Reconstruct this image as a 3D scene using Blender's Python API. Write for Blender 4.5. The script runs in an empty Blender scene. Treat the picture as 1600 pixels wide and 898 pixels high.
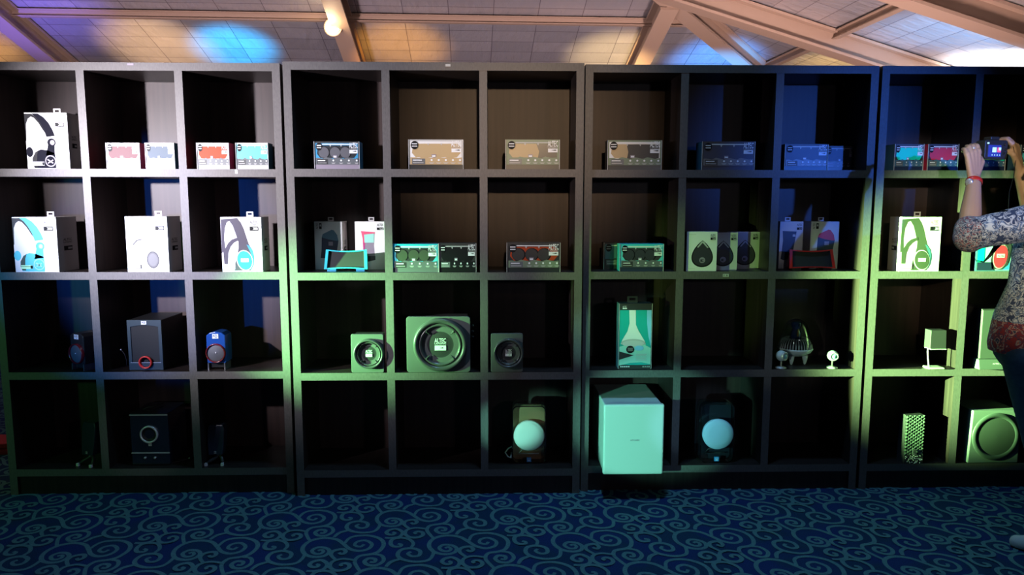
import bpy, bmesh, math, random
from math import sin, cos, pi, tan, atan, sqrt
from mathutils import Vector, Matrix
random.seed(7)
C = bpy.context.scene.collection
SC = bpy.context.scene

# ------------------------------------------------------------------ camera
F_PX, EYE, CP, CY, CR = 1132.95, Vector((0, -3.34917, 1.38126)), .11633, .02268, .0008
fwd = Vector((sin(CY)*cos(CP), cos(CY)*cos(CP), -sin(CP)))
rgt = Vector((cos(CY), -sin(CY), 0)); upv = rgt.cross(fwd)
cam_x = cos(CR)*rgt + sin(CR)*upv; cam_y = -sin(CR)*rgt + cos(CR)*upv
cd = bpy.data.cameras.new('camera'); cam = bpy.data.objects.new('scene_camera', cd); C.objects.link(cam)
m = Matrix((cam_x, cam_y, -fwd)).transposed().to_4x4(); m.translation = EYE; cam.matrix_world = m
cd.sensor_width = 36; cd.sensor_fit = 'HORIZONTAL'; cd.lens = F_PX/1600*36; cd.clip_start = .05; cd.clip_end = 100
SC.camera = cam
SC.view_settings.view_transform = 'Standard'; SC.view_settings.look = 'None'
SC.view_settings.gamma = 1; SC.view_settings.exposure = 0; SC.view_settings.use_curve_mapping = False

def at_y(px, py, Y):                       # point seen at (px, py) on the plane y = Y
    d = cam_x*((px-800)/F_PX) + cam_y*((449-py)/F_PX) + fwd
    return EYE + d*((Y-EYE.y)/d.y)
def at_z(px, py, Z):
    d = cam_x*((px-800)/F_PX) + cam_y*((449-py)/F_PX) + fwd
    return EYE + d*((Z-EYE.z)/d.z)
def x_of(px, Y, Z):
    k = (px-800)/F_PX; n = cam_x - fwd*k
    return -((Y-EYE.y)*n.y + (Z-EYE.z)*n.z)/n.x
def z_of(py, X, Y):
    k = (449-py)/F_PX; n = cam_y - fwd*k
    return EYE.z - (X*n.x + (Y-EYE.y)*n.y)/n.z

# ------------------------------------------------------------------ world and lights
w = bpy.data.worlds.new('world'); SC.world = w; w.use_nodes = True
w.node_tree.nodes['Background'].inputs[0].default_value = (.55, .6, 1, 1)
w.node_tree.nodes['Background'].inputs[1].default_value = .02

def spot(name, loc, target, color, watts, deg, blend=.6, radius=.04, narrow=1):
    l = bpy.data.lights.new(name, 'SPOT'); l.color = color; l.energy = watts
    l.spot_size = math.radians(deg); l.spot_blend = blend; l.shadow_soft_size = radius
    o = bpy.data.objects.new(name, l); C.objects.link(o); o.location = loc
    o.rotation_euler = (Vector(target)-Vector(loc)).to_track_quat('-Z', 'Y').to_euler(); o.scale = (narrow, 1, 1)
    return o
# coloured stage lamps in the hall, and unseen spots added to brighten single objects
spot('white_stage_light', (-2.40, -1.45, 1.60), (-1.38, 0, 1.52), (.95, .90, 1), 490, 69, 1, .03)
spot('blue_left_light', (-3.1, -4.5, 1.2), (-1.75, 0, 1.1), (.02, .16, 1), 420, 15, .4, .03)
spot('green_left_light', (-2.8, -1.3, .95), (-2.2, 0, .7), (.2, 1, .3), 10, 80, .8, .03)
spot('green_middle_light', (-2.9, -.88, .9), (-.80, 0, .86), (.30, 1, .32), 3600, 24, 1, .02, .62)
spot('green_centre_light', (-1.75, -1.9, 1.0), (.72, 0, 1.02), (.5, 1, .25), 260, 15, .8, .02)
spot('green_right_light', (-2.9, -.8, 1.0), (2.1, 0, .86), (.48, 1, .33), 38000, 17, .8, .02, .18)
spot('mint_fill_light', (-1.5, -2.3, .7), (.63, -.1, .36), (.26, .97, .7), 470, 11, .4, .03)  # narrow unseen spot added to brighten the white subwoofer
spot('mint_disc_fill_light', (-1.5, -2.3, .7), (.06, 0, .33), (.28, .95, .7), 350, 5.5, .5, .03)  # unseen spot added for the left disc speaker alone
spot('teal_fill_light', (-1.5, -2.3, 1.0), (.55, 0, .75), (.3, .95, .75), 200, 7, .6, .03)  # unseen spot added to lift the tall teal carton
spot('blue_disc_fill_light', (-.9, -3.4, .9), (.93, 0, .33), (.3, .6, .9), 130, 5, .5, .03)  # unseen spot added to tint the right disc speaker
spot('blue_right_light', (2.9, -3.6, 2.0), (1.74, 0, 1.62), (.04, .16, .9), 450, 20, 1, .03)
spot('warm_front_light', (.2, -4.2, 2.4), (.15, 0, 1.76), (1, .68, .40), 330, 20, 1, .05)
spot('grey_fill_light', (1.9, -4.4, 1.7), (-1.3, 0, 1.2), (.9, .85, .95), 26, 90, 1, .1)  # weak unseen fill added so the carton sides are not black
spot('dome_fill_light', (-.9, -3.4, 1.2), (1.42, .1, .66), (.8, 1, .95), 60, 6, .8, .03)  # small unseen spot added to brighten the dome's bowl
spot('pale_fill_light', (.2, -4.2, 2.0), (1.97, 0, 1.57), (.85, .95, 1), 280, 5, .8, .03)  # unseen beam added to lift the teal and crimson cartons
spot('white_fill_light', (-.6, -4.3, 1.6), (-.70, .1, 1.16), (.95, .95, 1), 45, 5, .6, .03)  # unseen beam added for the wedge cartons in the second bookcase
spot('white_fill_light', (1.0, -4.3, 1.6), (1.52, .1, 1.18), (.9, .9, 1), 40, 5, .6, .03)  # its twin, added for the wedge cartons in the third bookcase
spot('low_fill_light', (-1.0, -4.2, 1.3), (-1.68, .05, .30), (.85, .85, 1), 42, 7, .8, .03)  # unseen local spot added to show the cube subwoofer's silver parts
spot('visitor_fill_light', (.2, -4.2, 2.0), (2.1, -.6, 1.3), (1, .86, .52), 420, 15, .8, .06)  # unseen lamp added to light the person
spot('carpet_fill_light', (.3, -.75, 4.6), (.3, -.95, 0), (.27, .6, 1), 240, 80, 1, .2)  # unseen overhead fill added to brighten the carpet, not the bookcase fronts

TH = -.035                                  # the hall is turned slightly against the shelves
e1 = Vector((cos(TH), -sin(TH), 0)); e2 = Vector((sin(TH), cos(TH), 0))
SL, ZR = .287, 6.957
E0 = Vector((0, EYE.y, 0))
cor = lambda s1, s2: E0 + e1*s1 + e2*s2
ZH = ZR - SL*7.0                            # second slope meets the first along the hip s2 = s1 + 7
def roof1(s1, s2, d=0):
    p = E0 + e1*s1 + e2*s2; p.z = ZR - SL*s2 - d; return p
def roof2(s1, s2, d=0):
    p = E0 + e1*s1 + e2*s2; p.z = ZH - SL*s1 - d; return p
def uplight(name, s1, s2, color, watts, deg, second=False, off=(0, -3.0), blend=.8):
    t = roof2(s1, s2) if second else roof1(s1, s2)
    b = E0 + e1*(s1+off[0]) + e2*(s2+off[1]); b.z = .5
    return spot(name, b, t, color, watts, deg, blend, .1)
spot('rose_fill_light', cor(-3.5, 5.5) + Vector((0, 0, .4)), cor(-2, 11.2) + Vector((0, 0, 3.5)), (1, .78, .9), 1700, 110, 1, .3)  # broad unseen ambient wash added for the left roof
spot('rose_fill_light', cor(3.2, 5.5) + Vector((0, 0, .4)), cor(4.2, 11) + Vector((0, 0, 3.5)), (1, .74, .76), 1800, 110, 1, .3)  # second added ambient wash, for the right roof
uplight('amber_roof_light', -4.6, 11.4, (1, .62, .32), 3000, 26, blend=1)
uplight('cyan_roof_light', -3.5, 11.4, (.0, .42, 1), 8500, 19, off=(1.0, -3), blend=1)
uplight('violet_roof_light', -6.0, 10.2, (.15, .12, 1), 3000, 34, blend=1)
uplight('amber_middle_light', -1.0, 11.3, (1, .45, .06), 2600, 22, blend=1)
uplight('gold_roof_light', 2.2, 11.5, (1, .72, .35), 3000, 22, blend=1)
uplight('azure_roof_light', 3.9, 11.6, (.03, .3, 1), 6000, 24, blend=1)
uplight('gold_right_light', 5.4, 10.7, (1, .65, .2), 3200, 18, True, blend=1)
uplight('white_roof_light', 6.9, 8.6, (.8, .88, 1), 16000, 30, True, off=(.6, -1.5), blend=1)  # bluish white uplight aimed at the second roof slope
uplight('pale_roof_light', 5.6, 8.4, (.2, .5, 1), 3000, 26, True, off=(.6, -2), blend=1)
uplight('amber_left_light', -7.4, 11.3, (1, .5, .15), 3500, 26, blend=1)

# ------------------------------------------------------------------ materials
def mat(name, col, rough=.5, metal=0, emit=None, strength=1, alpha=None, trans=0, spec=.5, bump=None, vary=None, coat=0):
    M = bpy.data.materials.new(name); M.use_nodes = True
    nt = M.node_tree; b = nt.nodes['Principled BSDF']
    b.inputs['Base Color'].default_value = (*col, 1); b.inputs['Roughness'].default_value = rough
    b.inputs['Metallic'].default_value = metal; b.inputs['Specular IOR Level'].default_value = spec
    b.inputs['Transmission Weight'].default_value = trans; b.inputs['Coat Weight'].default_value = coat
    if emit: b.inputs['Emission Color'].default_value = (*emit, 1); b.inputs['Emission Strength'].default_value = strength
    tc = None
    if vary:                                # (scale xyz, amount, second colour)
        tc = nt.nodes.new('ShaderNodeTexCoord'); mp = nt.nodes.new('ShaderNodeMapping'); mp.inputs['Scale'].default_value = vary[0]
        nz = nt.nodes.new('ShaderNodeTexNoise'); nz.inputs['Scale'].default_value = 1; nz.inputs['Detail'].default_value = 5
        rp = nt.nodes.new('ShaderNodeValToRGB'); rp.color_ramp.elements[0].position = .5-vary[1]; rp.color_ramp.elements[1].position = .5+vary[1]
        rp.color_ramp.elements[0].color = (*col, 1); rp.color_ramp.elements[1].color = (*vary[2], 1)
        nt.links.new(tc.outputs['Object'], mp.inputs[0]); nt.links.new(mp.outputs[0], nz.inputs['Vector'])
        nt.links.new(nz.outputs[0], rp.inputs[0]); nt.links.new(rp.outputs[0], b.inputs['Base Color'])
    if bump:                                # (scale, strength, distance)
        tc = nt.nodes.new('ShaderNodeTexCoord'); nz = nt.nodes.new('ShaderNodeTexNoise'); nz.inputs['Scale'].default_value = bump[0]
        bp = nt.nodes.new('ShaderNodeBump'); bp.inputs['Strength'].default_value = bump[1]; bp.inputs['Distance'].default_value = bump[2]
        nt.links.new(tc.outputs['Object'], nz.inputs['Vector']); nt.links.new(nz.outputs[0], bp.inputs['Height']); nt.links.new(bp.outputs[0], b.inputs['Normal'])
    return M
WOOD = mat('dark_wood', (.012, .008, .0075), .42, vary=((60, 60, 2.5), .2, (.03, .02, .018)))
EDGE = mat('edge_band', (.09, .081, .081), .5, vary=((170, 170, 60), .32, (.15, .137, .133)))
BACK = mat('back_board', (.024, .0125, .011), .5, vary=((45, 45, 2), .2, (.045, .025, .022)))
WHITE = mat('white_card', (.82, .82, .82), .5)
CREAM = mat('side_card', (.62, .57, .55), .5)
GREYC = mat('grey_card', (.6, .6, .6), .5)
BLACK = mat('black_print', (.008, .008, .01), .5, spec=.2)
DARKC = mat('dark_card', (.03, .035, .04), .3)
MIDC = mat('slate_card', (.13, .14, .15), .35)
PLAST = mat('black_plastic', (.02, .02, .022), .25, coat=.2)
SATIN = mat('satin_plastic', (.035, .036, .038), .42)
GRILL = mat('speaker_cloth', (.02, .021, .024), .9, bump=(900, .5, .001))
GREYG = mat('grey_cone', (.09, .09, .105), .6)
SILVER = mat('silver', (.6, .6, .62), .3, .4)
RED = mat('red_plastic', (.6, .03, .02), .35)
CYAN = mat('cyan_print', (.1, .62, .72), .4)
CYANP = mat('cyan_plastic', (.03, .5, .62), .35)
BLUEP = mat('blue_print', (.04, .3, .55), .4)
NAVY = mat('navy_print', (.015, .03, .07), .4)
STEEL = mat('steel_blue_print', (.06, .16, .24), .4)
PINK = mat('pink_print', (.75, .1, .2), .4)
MAGEN = mat('magenta_print', (.5, .04, .25), .4)
MAUVE = mat('mauve_print', (.28, .24, .3), .4)
LGREY = mat('light_grey_print', (.5, .5, .5), .4)
ORANGE = mat('orange_print', (.42, .06, .02), .5, spec=.2)
TAN = mat('tan_reflection_print', (.5, .36, .19), .4)  # warm reflection painted as print on three top row cartons
TEAL = mat('teal_print', (.0, .8, .55), .4)
CRIM = mat('crimson_print', (.6, .03, .06), .4)
MINTP = mat('mint_print', (.35, .75, .65), .4)
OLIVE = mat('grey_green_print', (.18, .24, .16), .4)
OLIVD = mat('dark_green_print', (.055, .07, .045), .45)
FAINT = mat('faint_grey_print', (.11, .11, .12), .6, spec=.2)
FAIN2 = mat('grey_label_print', (.05, .05, .06), .6, spec=.2)
PALEB = mat('pale_blue_print', (.25, .6, .9), .4)
FROST = mat('white_cloth', (.75, .78, .78), .85)
WHITEP = mat('white_plastic', (.62, .72, .7), .4)
LEDW = mat('logo_plate', (.85, .87, .9), .4)
ACRYL = mat('clear_acrylic', (.9, .95, .95), .05, trans=1)
COPPER = mat('smoked_acrylic', (.35, .22, .12), .12, .3)
SKIN = mat('skin', (.52, .31, .2), .5, bump=(90, .15, .002))
HAIR = mat('dark_hair', (.015, .011, .01), .6, bump=(120, .6, .004))
JEANS = mat('denim', (.03, .07, .15), .85, vary=((60, 60, 60), .25, (.05, .11, .21)))
GREENP = mat('grey_speaker_paint', (.11, .12, .115), .38)
RINGM = mat('ring_satin', (.07, .076, .073), .28)
SLATEP = mat('dark_speaker_paint', (.03, .042, .04), .4)
DEEP = mat('deep_black', (.008, .008, .009), .5)
HTEAL = mat('horn_teal_print', (.01, .4, .38), .4)
RUBBER = mat('rubber', (.01, .01, .01), .7)
SCREEN = mat('lit_screen', (.02, .03, .2), .3, emit=(.03, .06, .5), strength=.6)
SCRW = mat('screen_white', (.5, .8, .85), .3, emit=(.45, .85, .95), strength=1)
SCRR = mat('screen_red', (.6, .1, .2), .3, emit=(.7, .1, .25), strength=.9)
LAMPM = mat('lamp_glass', (1, .9, .7), .3, emit=(1, .78, .45), strength=30)
PAINT = mat('beam_paint', (.30, .205, .14), .6)
WALLM = mat('hall_wall_paint', (.1, .085, .08), .8)

def carpet():
    M = bpy.data.materials.new('carpet_blue'); M.use_nodes = True; nt = M.node_tree; b = nt.nodes['Principled BSDF']
    b.inputs['Roughness'].default_value = .95; b.inputs['Specular IOR Level'].default_value = .1
    tc = nt.nodes.new('ShaderNodeTexCoord'); n1 = nt.nodes.new('ShaderNodeTexNoise'); n1.inputs['Scale'].default_value = 5.5
    n2 = nt.nodes.new('ShaderNodeTexNoise'); n2.inputs['Scale'].default_value = 260; rp = nt.nodes.new('ShaderNodeValToRGB')
    rp.color_ramp.elements[0].position = .42; rp.color_ramp.elements[0].color = (.012, .042, .105, 1)
    rp.color_ramp.elements[1].position = .6; rp.color_ramp.elements[1].color = (.013, .034, .15, 1)
    mx = nt.nodes.new('ShaderNodeMix'); mx.data_type = 'RGBA'; mx.blend_type = 'MULTIPLY'; mx.inputs[0].default_value = .7
    for a_, b_ in ((tc.outputs['Object'], n1.inputs['Vector']), (tc.outputs['Object'], n2.inputs['Vector']), (n1.outputs[0], rp.inputs[0]), (rp.outputs[0], mx.inputs[6])): nt.links.new(a_, b_)
    r2 = nt.nodes.new('ShaderNodeValToRGB'); r2.color_ramp.elements[0].position = .3; r2.color_ramp.elements[1].position = .6
    r2.color_ramp.elements[0].color = (.35, .35, .35, 1)
    nt.links.new(n2.outputs[0], r2.inputs[0]); nt.links.new(r2.outputs[0], mx.inputs[7]); nt.links.new(mx.outputs[2], b.inputs['Base Color'])
    return M
CARPET = carpet()
SCROLL = mat('carpet_scroll', (.06, .14, .17), .95, spec=.1, vary=((240, 240, 240), .2, (.10, .23, .26)))

def foil():
    M = bpy.data.materials.new('foil_insulation'); M.use_nodes = True; nt = M.node_tree; b = nt.nodes['Principled BSDF']
    b.inputs['Roughness'].default_value = .38; b.inputs['Metallic'].default_value = .7
    L = nt.links.new; N = nt.nodes.new
    tc = N('ShaderNodeTexCoord'); br = N('ShaderNodeTexBrick'); br.offset = 0; br.squash = 1
    br.inputs['Color1'].default_value = (.62, .58, .57, 1); br.inputs['Color2'].default_value = (.5, .47, .47, 1); br.inputs['Mortar'].default_value = (.22, .19, .2, 1)
    br.inputs['Scale'].default_value = 1; br.inputs['Brick Width'].default_value = .62; br.inputs['Row Height'].default_value = .31; br.inputs['Mortar Size'].default_value = .005
    nz = N('ShaderNodeTexNoise'); nz.inputs['Scale'].default_value = 9; nz.inputs['Detail'].default_value = 6
    mp = N('ShaderNodeMapping'); mp.inputs['Scale'].default_value = (1, .35, 1)
    bp = N('ShaderNodeBump'); bp.inputs['Strength'].default_value = .8; bp.inputs['Distance'].default_value = .05
    L(tc.outputs['Object'], br.inputs['Vector']); L(tc.outputs['Object'], mp.inputs[0]); L(mp.outputs[0], nz.inputs['Vector'])
    L(nz.outputs[0], bp.inputs['Height']); L(bp.outputs[0], b.inputs['Normal']); L(br.outputs['Color'], b.inputs['Base Color'])
    return M
FOIL = foil()

def floral(name, c1, c2, c3, scale, warp=1.6):
    M = bpy.data.materials.new(name); M.use_nodes = True; nt = M.node_tree; b = nt.nodes['Principled BSDF']; b.inputs['Roughness'].default_value = .85
    L = nt.links.new; N = nt.nodes.new
    tc = N('ShaderNodeTexCoord'); v = N('ShaderNodeTexNoise'); v.inputs['Scale'].default_value = scale; v.inputs['Distortion'].default_value = warp; v.inputs['Detail'].default_value = 1
    rp = N('ShaderNodeValToRGB'); e = rp.color_ramp.elements; e[0].position = .40; e[0].color = (*c1, 1); e[1].position = .47; e[1].color = (*c2, 1)
    x = e.new(.54); x.color = (*c1, 1); x = e.new(.60); x.color = (*c3, 1); x = e.new(.68); x.color = (*c2, 1)
    L(tc.outputs['Object'], v.inputs['Vector']); L(v.outputs[0], rp.inputs[0]); L(rp.outputs[0], b.inputs['Base Color'])
    return M
SHIRT = floral('floral_cloth', (.03, .05, .12), (.6, .64, .72), (.16, .24, .42), 36)
HEM = floral('border_cloth', (.3, .03, .04), (.03, .05, .13), (.55, .4, .38), 38)
CUFF = floral('cuff_cloth', (.04, .05, .1), (.5, .52, .55), (.35, .08, .08), 60)

# ------------------------------------------------------------------ mesh helpers
class MB:
    def __init__(s): s.v = []; s.f = []; s.fm = []; s.sm = []; s.m = []
    def mi(s, M):
        if M not in s.m: s.m.append(M)
        return s.m.index(M)
    def add(s, vs, fs, M, smooth=False):
        o = len(s.v); k = s.mi(M); s.v += [tuple(v) for v in vs]
        for f in fs: s.f.append([i+o for i in f]); s.fm.append(k); s.sm.append(smooth)
        return s
    def box(s, x0, x1, y0, y1, z0, z1, M):
        return s.add([(x0,y0,z0),(x1,y0,z0),(x1,y1,z0),(x0,y1,z0),(x0,y0,z1),(x1,y0,z1),(x1,y1,z1),(x0,y1,z1)],
                     [(0,3,2,1),(4,5,6,7),(0,1,5,4),(1,2,6,5),(2,3,7,6),(3,0,4,7)], M)
    def prism(s, pts, y0, y1, M, Mside=None, smooth=False):     # pts in (x, z), extruded along y
        n = len(pts)
        s.add([(x,y0,z) for x,z in pts] + [(x,y1,z) for x,z in pts], [tuple(range(n)), tuple(range(2*n-1, n-1, -1))], M)
        return s.add([(x,y0,z) for x,z in pts] + [(x,y1,z) for x,z in pts], [(i, n+i, n+(i+1)%n, (i+1)%n) for i in range(n)], Mside or M, smooth)
    def prismz(s, pts, z0, z1, M):
        n = len(pts); return s.add([(x,y,z0) for x,y in pts] + [(x,y,z1) for x,y in pts],
            [tuple(range(n-1,-1,-1)), tuple(range(n,2*n))] + [(i,(i+1)%n,n+(i+1)%n,n+i) for i in range(n)], M)
    def lathe(s, prof, M, c=(0,0,0), axis='y', n=40, close=False):     # prof: (radius, along)
        vs = []; fs = []
        for r, h in prof:
            for i in range(n):
                a = 2*pi*i/n
                if axis == 'y': vs.append((c[0]+r*cos(a), c[1]+h, c[2]+r*sin(a)))
                elif axis == 'z': vs.append((c[0]+r*cos(a), c[1]+r*sin(a), c[2]+h))
                else: vs.append((c[0]+h, c[1]+r*cos(a), c[2]+r*sin(a)))
        for j in range(len(prof)-1 + (1 if close else 0)):
            j2 = (j+1) % len(prof)
            for i in range(n): fs.append((j*n+i, j*n+(i+1)%n, j2*n+(i+1)%n, j2*n+i))
        return s.add(vs, fs, M, True)
    def tube(s, pts, r, M, n=8, caps=True, flat=1):
        pts = [Vector(p) for p in pts]; vs = []; fs = []; rs = r if isinstance(r, (list, tuple)) else [r]*len(pts); pu = None
        for i, p in enumerate(pts):
            t = (pts[min(i+1, len(pts)-1)] - pts[max(i-1, 0)]).normalized()
            if pu is None: pu = t.orthogonal().normalized()
            u = (pu - t*pu.dot(t)); u = u.normalized() if u.length > 1e-5 else t.orthogonal().normalized(); q = t.cross(u); pu = u
            for k in range(n):
                a = 2*pi*k/n; vs.append(p + u*(cos(a)*rs[i]) + q*(sin(a)*rs[i]*flat))
        for i in range(len(pts)-1):
            for k in range(n): fs.append((i*n+k, i*n+(k+1)%n, (i+1)*n+(k+1)%n, (i+1)*n+k))
        s.add(vs, fs, M, True)
        if caps: s.add(vs[:n], [tuple(range(n-1,-1,-1))], M); s.add(vs[-n:], [tuple(range(n))], M)
        return s
    def ball(s, c, r, M, seg=16, sc=(1,1,1), rot=None):
        vs = []; fs = []; h = seg//2
        for j in range(1, h):
            for i in range(seg):
                a = 2*pi*i/seg; b = pi*j/h
                p = Vector((r*sc[0]*sin(b)*cos(a), r*sc[1]*sin(b)*sin(a), r*sc[2]*cos(b)))
                vs.append((rot @ p if rot else p) + Vector(c))
        t = len(vs)
        for q in (1, -1):
            p = Vector((0, 0, q*r*sc[2])); vs.append((rot @ p if rot else p) + Vector(c))
        for j in range(h-2):
            for i in range(seg): fs.append((j*seg+i, (j+1)*seg+i, (j+1)*seg+(i+1)%seg, j*seg+(i+1)%seg))
        for i in range(seg): fs.append((t, i, (i+1)%seg)); fs.append((t+1, (h-2)*seg+(i+1)%seg, (h-2)*seg+i))
        return s.add(vs, fs, M, True)
    def cone(s, p0, p1, r0, r1, M, n=14):            # capsule with rounded ends
        p0, p1 = Vector(p0), Vector(p1); t = (p1-p0); L = t.length or 1e-6; t = t/L; pts = []; rs = []
        for k in range(4): a = pi/2*(1-k/4); pts.append(p0 - t*(r0*sin(a))); rs.append(max(r0*cos(a), r0*.05))
        pts += [p0, p1]; rs += [r0, r1]
        for k in range(1, 5): a = pi/2*k/4; pts.append(p1 + t*(r1*sin(a))); rs.append(max(r1*cos(a), r1*.05))
        return s.tube(pts, rs, M, n)
    # flat print on a face: u to the right, v downwards, both 0..1
    def art(s, W, H, y=0, x0=None, z0=0):
        s.aw, s.ah, s.ay, s.ax, s.az = W, H, y, (-W/2 if x0 is None else x0), z0; s.lay = 0; return s
    def poly(s, pts, M, lay=1):
        return s.add([(s.ax+u*s.aw, s.ay-lay*.0005, s.az+(1-v)*s.ah) for u, v in pts], [tuple(range(len(pts)))], M)
    def rect(s, u0, v0, u1, v1, M, lay=1): return s.poly([(u0,v0),(u1,v0),(u1,v1),(u0,v1)], M, lay)
    def oval(s, u, v, ru, rv, M, lay=1, n=28, a0=0, tilt=0):
        A = s.ah/s.aw; P = []
        for i in range(n):
            a = 2*pi*i/n; x, z = ru*cos(a), rv*sin(a)*A; P.append((u + x*cos(tilt)-z*sin(tilt), v + (x*sin(tilt)+z*cos(tilt))/A))
        return s.poly(P, M, lay)
    def text(s, string, u, v, wdt, hgt, M, lay=2, rot=0):       # centred at (u, v), sizes as fractions
        vs, fs = glyphs(string); W, H = wdt*s.aw, hgt*s.ah; out = []
        if rot: W, H = hgt*s.ah, wdt*s.aw
        for x, y in vs:
            x, y = (x-.5)*W, (y-.5)*H
            if rot: x, y = -y, x
            out.append((s.ax+u*s.aw+x, s.ay-lay*.0005, s.az+(1-v)*s.ah+y))
        return s.add(out, fs, M)
    def build(s, name, parent=None, loc=(0,0,0), bevel=0, seg=2, fix=True, solid=0):
        me = bpy.data.meshes.new(name); me.from_pydata(s.v, [], s.f)
        for M in s.m: me.materials.append(M)
        me.polygons.foreach_set('material_index', s.fm); me.polygons.foreach_set('use_smooth', s.sm)
        if fix:
            bm = bmesh.new(); bm.from_mesh(me); bmesh.ops.remove_doubles(bm, verts=bm.verts, dist=1e-5); bmesh.ops.recalc_face_normals(bm, faces=bm.faces); bm.to_mesh(me); bm.free()
        o = bpy.data.objects.new(name, me); C.objects.link(o); o.location = loc
        if parent: o.parent = parent
        if bevel:
            b = o.modifiers.new('bevel', 'BEVEL'); b.width = bevel; b.segments = seg; b.limit_method = 'ANGLE'; b.angle_limit = math.radians(50)
        return o
_gl = {}
def glyphs(string):
    if string not in _gl:
        c = bpy.data.curves.new('t', 'FONT'); c.body = string; c.resolution_u = 2; c.offset = .012
        o = bpy.data.objects.new('t', c); C.objects.link(o); bpy.context.view_layer.update()
        me = bpy.data.meshes.new_from_object(o.evaluated_get(bpy.context.evaluated_depsgraph_get()))
        vs = [(v.co.x, v.co.y) for v in me.vertices]; fs = [tuple(p.vertices) for p in me.polygons]
        x0, x1 = min(v[0] for v in vs), max(v[0] for v in vs); y0, y1 = min(v[1] for v in vs), max(v[1] for v in vs)
        _gl[string] = ([((x-x0)/(x1-x0), (y-y0)/(y1-y0)) for x, y in vs], fs)
        bpy.data.objects.remove(o); bpy.data.curves.remove(c); bpy.data.meshes.remove(me)
    return _gl[string]
def rrect(x0, x1, z0, z1, r, n=6):
    P = []
    for cx, cz, a in ((x1-r, z1-r, 0), (x0+r, z1-r, 90), (x0+r, z0+r, 180), (x1-r, z0+r, 270)):
        for k in range(n+1): t = math.radians(a+90*k/n); P.append((cx+r*cos(t), cz+r*sin(t)))
    return P
def thing(name, label, cat, loc, rotz=0, group=None):
    o = bpy.data.objects.new(name, None); C.objects.link(o); o.location = loc; o.rotation_euler = (0, 0, rotz); o.empty_display_size = .05
    o['label'] = label; o['category'] = cat
    if group: o['group'] = group
    return o
def struct(o): o['kind'] = 'structure'; return o
def place(pl, pr, pt, Y, row, pby=None):        # -> centre x, z of the shelf, width, height, for a front face in plane y = Y
    z = TOPS[row] if pby is None else pby
    a, b = x_of(pl, Y, z), x_of(pr, Y, z)
    return (a+b)/2, z, b-a, z_of(pt, (a+b)/2, Y)-z

# ------------------------------------------------------------------ the hall
def floor():
    b = MB(); b.add([(-11, -9, 0), (13, -9, 0), (13, 16, 0), (-11, 16, 0)], [(0,1,2,3)], CARPET)
    curves = [
     [(445,217),(466,212),(478,222),(462,233),(430,232),(412,216),(440,200),(488,203),(512,220),(492,242),(440,250),(385,240),(357,215),(362,187),(400,162),(470,150),(540,158),(585,182),(625,207),(680,218),(732,207),(746,182),(705,163),(660,170),(650,188),(683,196),(702,184)],
     [(590,178),(610,152),(650,140),(720,138),(788,155),(815,185),(795,220),(755,235),(690,245),(668,272),(690,305),(715,328)],
     [(755,235),(812,242),(832,268),(800,292),(752,293),(724,275),(745,258),(783,262),(780,277),(755,276)],
     [(357,215),(375,240),(342,280),(262,291),(190,278),(166,255),(190,228),(250,219),(296,232),(290,256),(250,262),(226,248),(246,238)],
     [(178,276),(122,292),(88,318)],
     [(176,196),(195,200),(186,210),(150,210),(135,195),(150,172),(200,164),(245,172),(266,194),(252,214)],
     [(452,290),(468,294),(456,304),(430,303),(415,291),(435,275),(480,269),(516,290),(498,316),(445,325),(405,324)],
     [(602,300),(592,292),(612,285),(640,291),(642,308),(608,322),(560,320),(532,300),(545,275),(600,262),(672,270)],
     [(560,268),(526,242),(538,220),(588,212),(606,226),(588,238),(568,230)],
    ]
    def smooth(P, k=5):
        out = []; n = len(P)
        for i in range(n-1):
            a, b_, c, d = P[max(i-1,0)], P[i], P[i+1], P[min(i+2,n-1)]
            for q in range(k):
                t = q/k; out.append(.5*((2*b_)+(c-a)*t+(2*a-5*b_+4*c-d)*t*t+(3*b_-a-3*c+d)*t**3))
        return out+[P[-1]]
    tile = [smooth([at_z(500+x/4, 760+y/4, 0).to_2d() for x, y in c]) for c in curves]
    ribs = []
    for P in tile:
        L = []; R = []; n = len(P)
        for i, p in enumerate(P):
            t = (P[min(i+1,n-1)]-P[max(i-1,0)]); t = t.normalized() if t.length else Vector((1,0)); q = Vector((-t.y, t.x)); h = .0088*(.75+.25*sin(pi*i/(n-1)))
            L.append(p+q*h); R.append(p-q*h)
        ribs.append((L, R))
    v1, v2 = Vector((.506, .012)), Vector((.252, -.254))
    for j in range(-16, 7):
        for i in range(-20, 20):
            o = v1*(i - j//2) + v2*j
            X, Y = o.x-.2, o.y-.4
            if abs(X) > 5.2 or Y > 3.6 or Y < -1.9: continue
            if Y > .9 and X > -2.0: continue
            for q, (L, R) in enumerate(ribs):
                n = len(L); b.add([(p.x+o.x, p.y+o.y, .0015+.0003*q) for p in L+R], [(k, k+1, n+k+1, n+k) for k in range(n-1)], SCROLL)
    return struct(b.build('floor', fix=False))
floor()
def slope(name, corners, ax, M):                 # a roof plane with its own local frame so the foil seams follow it
    o0 = corners[0]; nx = (ax).normalized(); nrm = (corners[1]-corners[0]).cross(corners[2]-corners[0]).normalized(); ny = nrm.cross(nx)
    mtx = Matrix((nx, ny, nrm)).transposed().to_4x4(); mtx.translation = o0; inv = mtx.inverted()
    b = MB(); n = len(corners); up = [c+Vector((0,0,.06)) for c in corners]
    b.add([inv @ c for c in corners+up], [tuple(range(n)), tuple(range(2*n-1, n-1, -1))] + [(i, (i+1)%n, n+(i+1)%n, n+i) for i in range(n)], M)
    o = b.build(name, fix=False); o.matrix_world = mtx; return struct(o)
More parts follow.
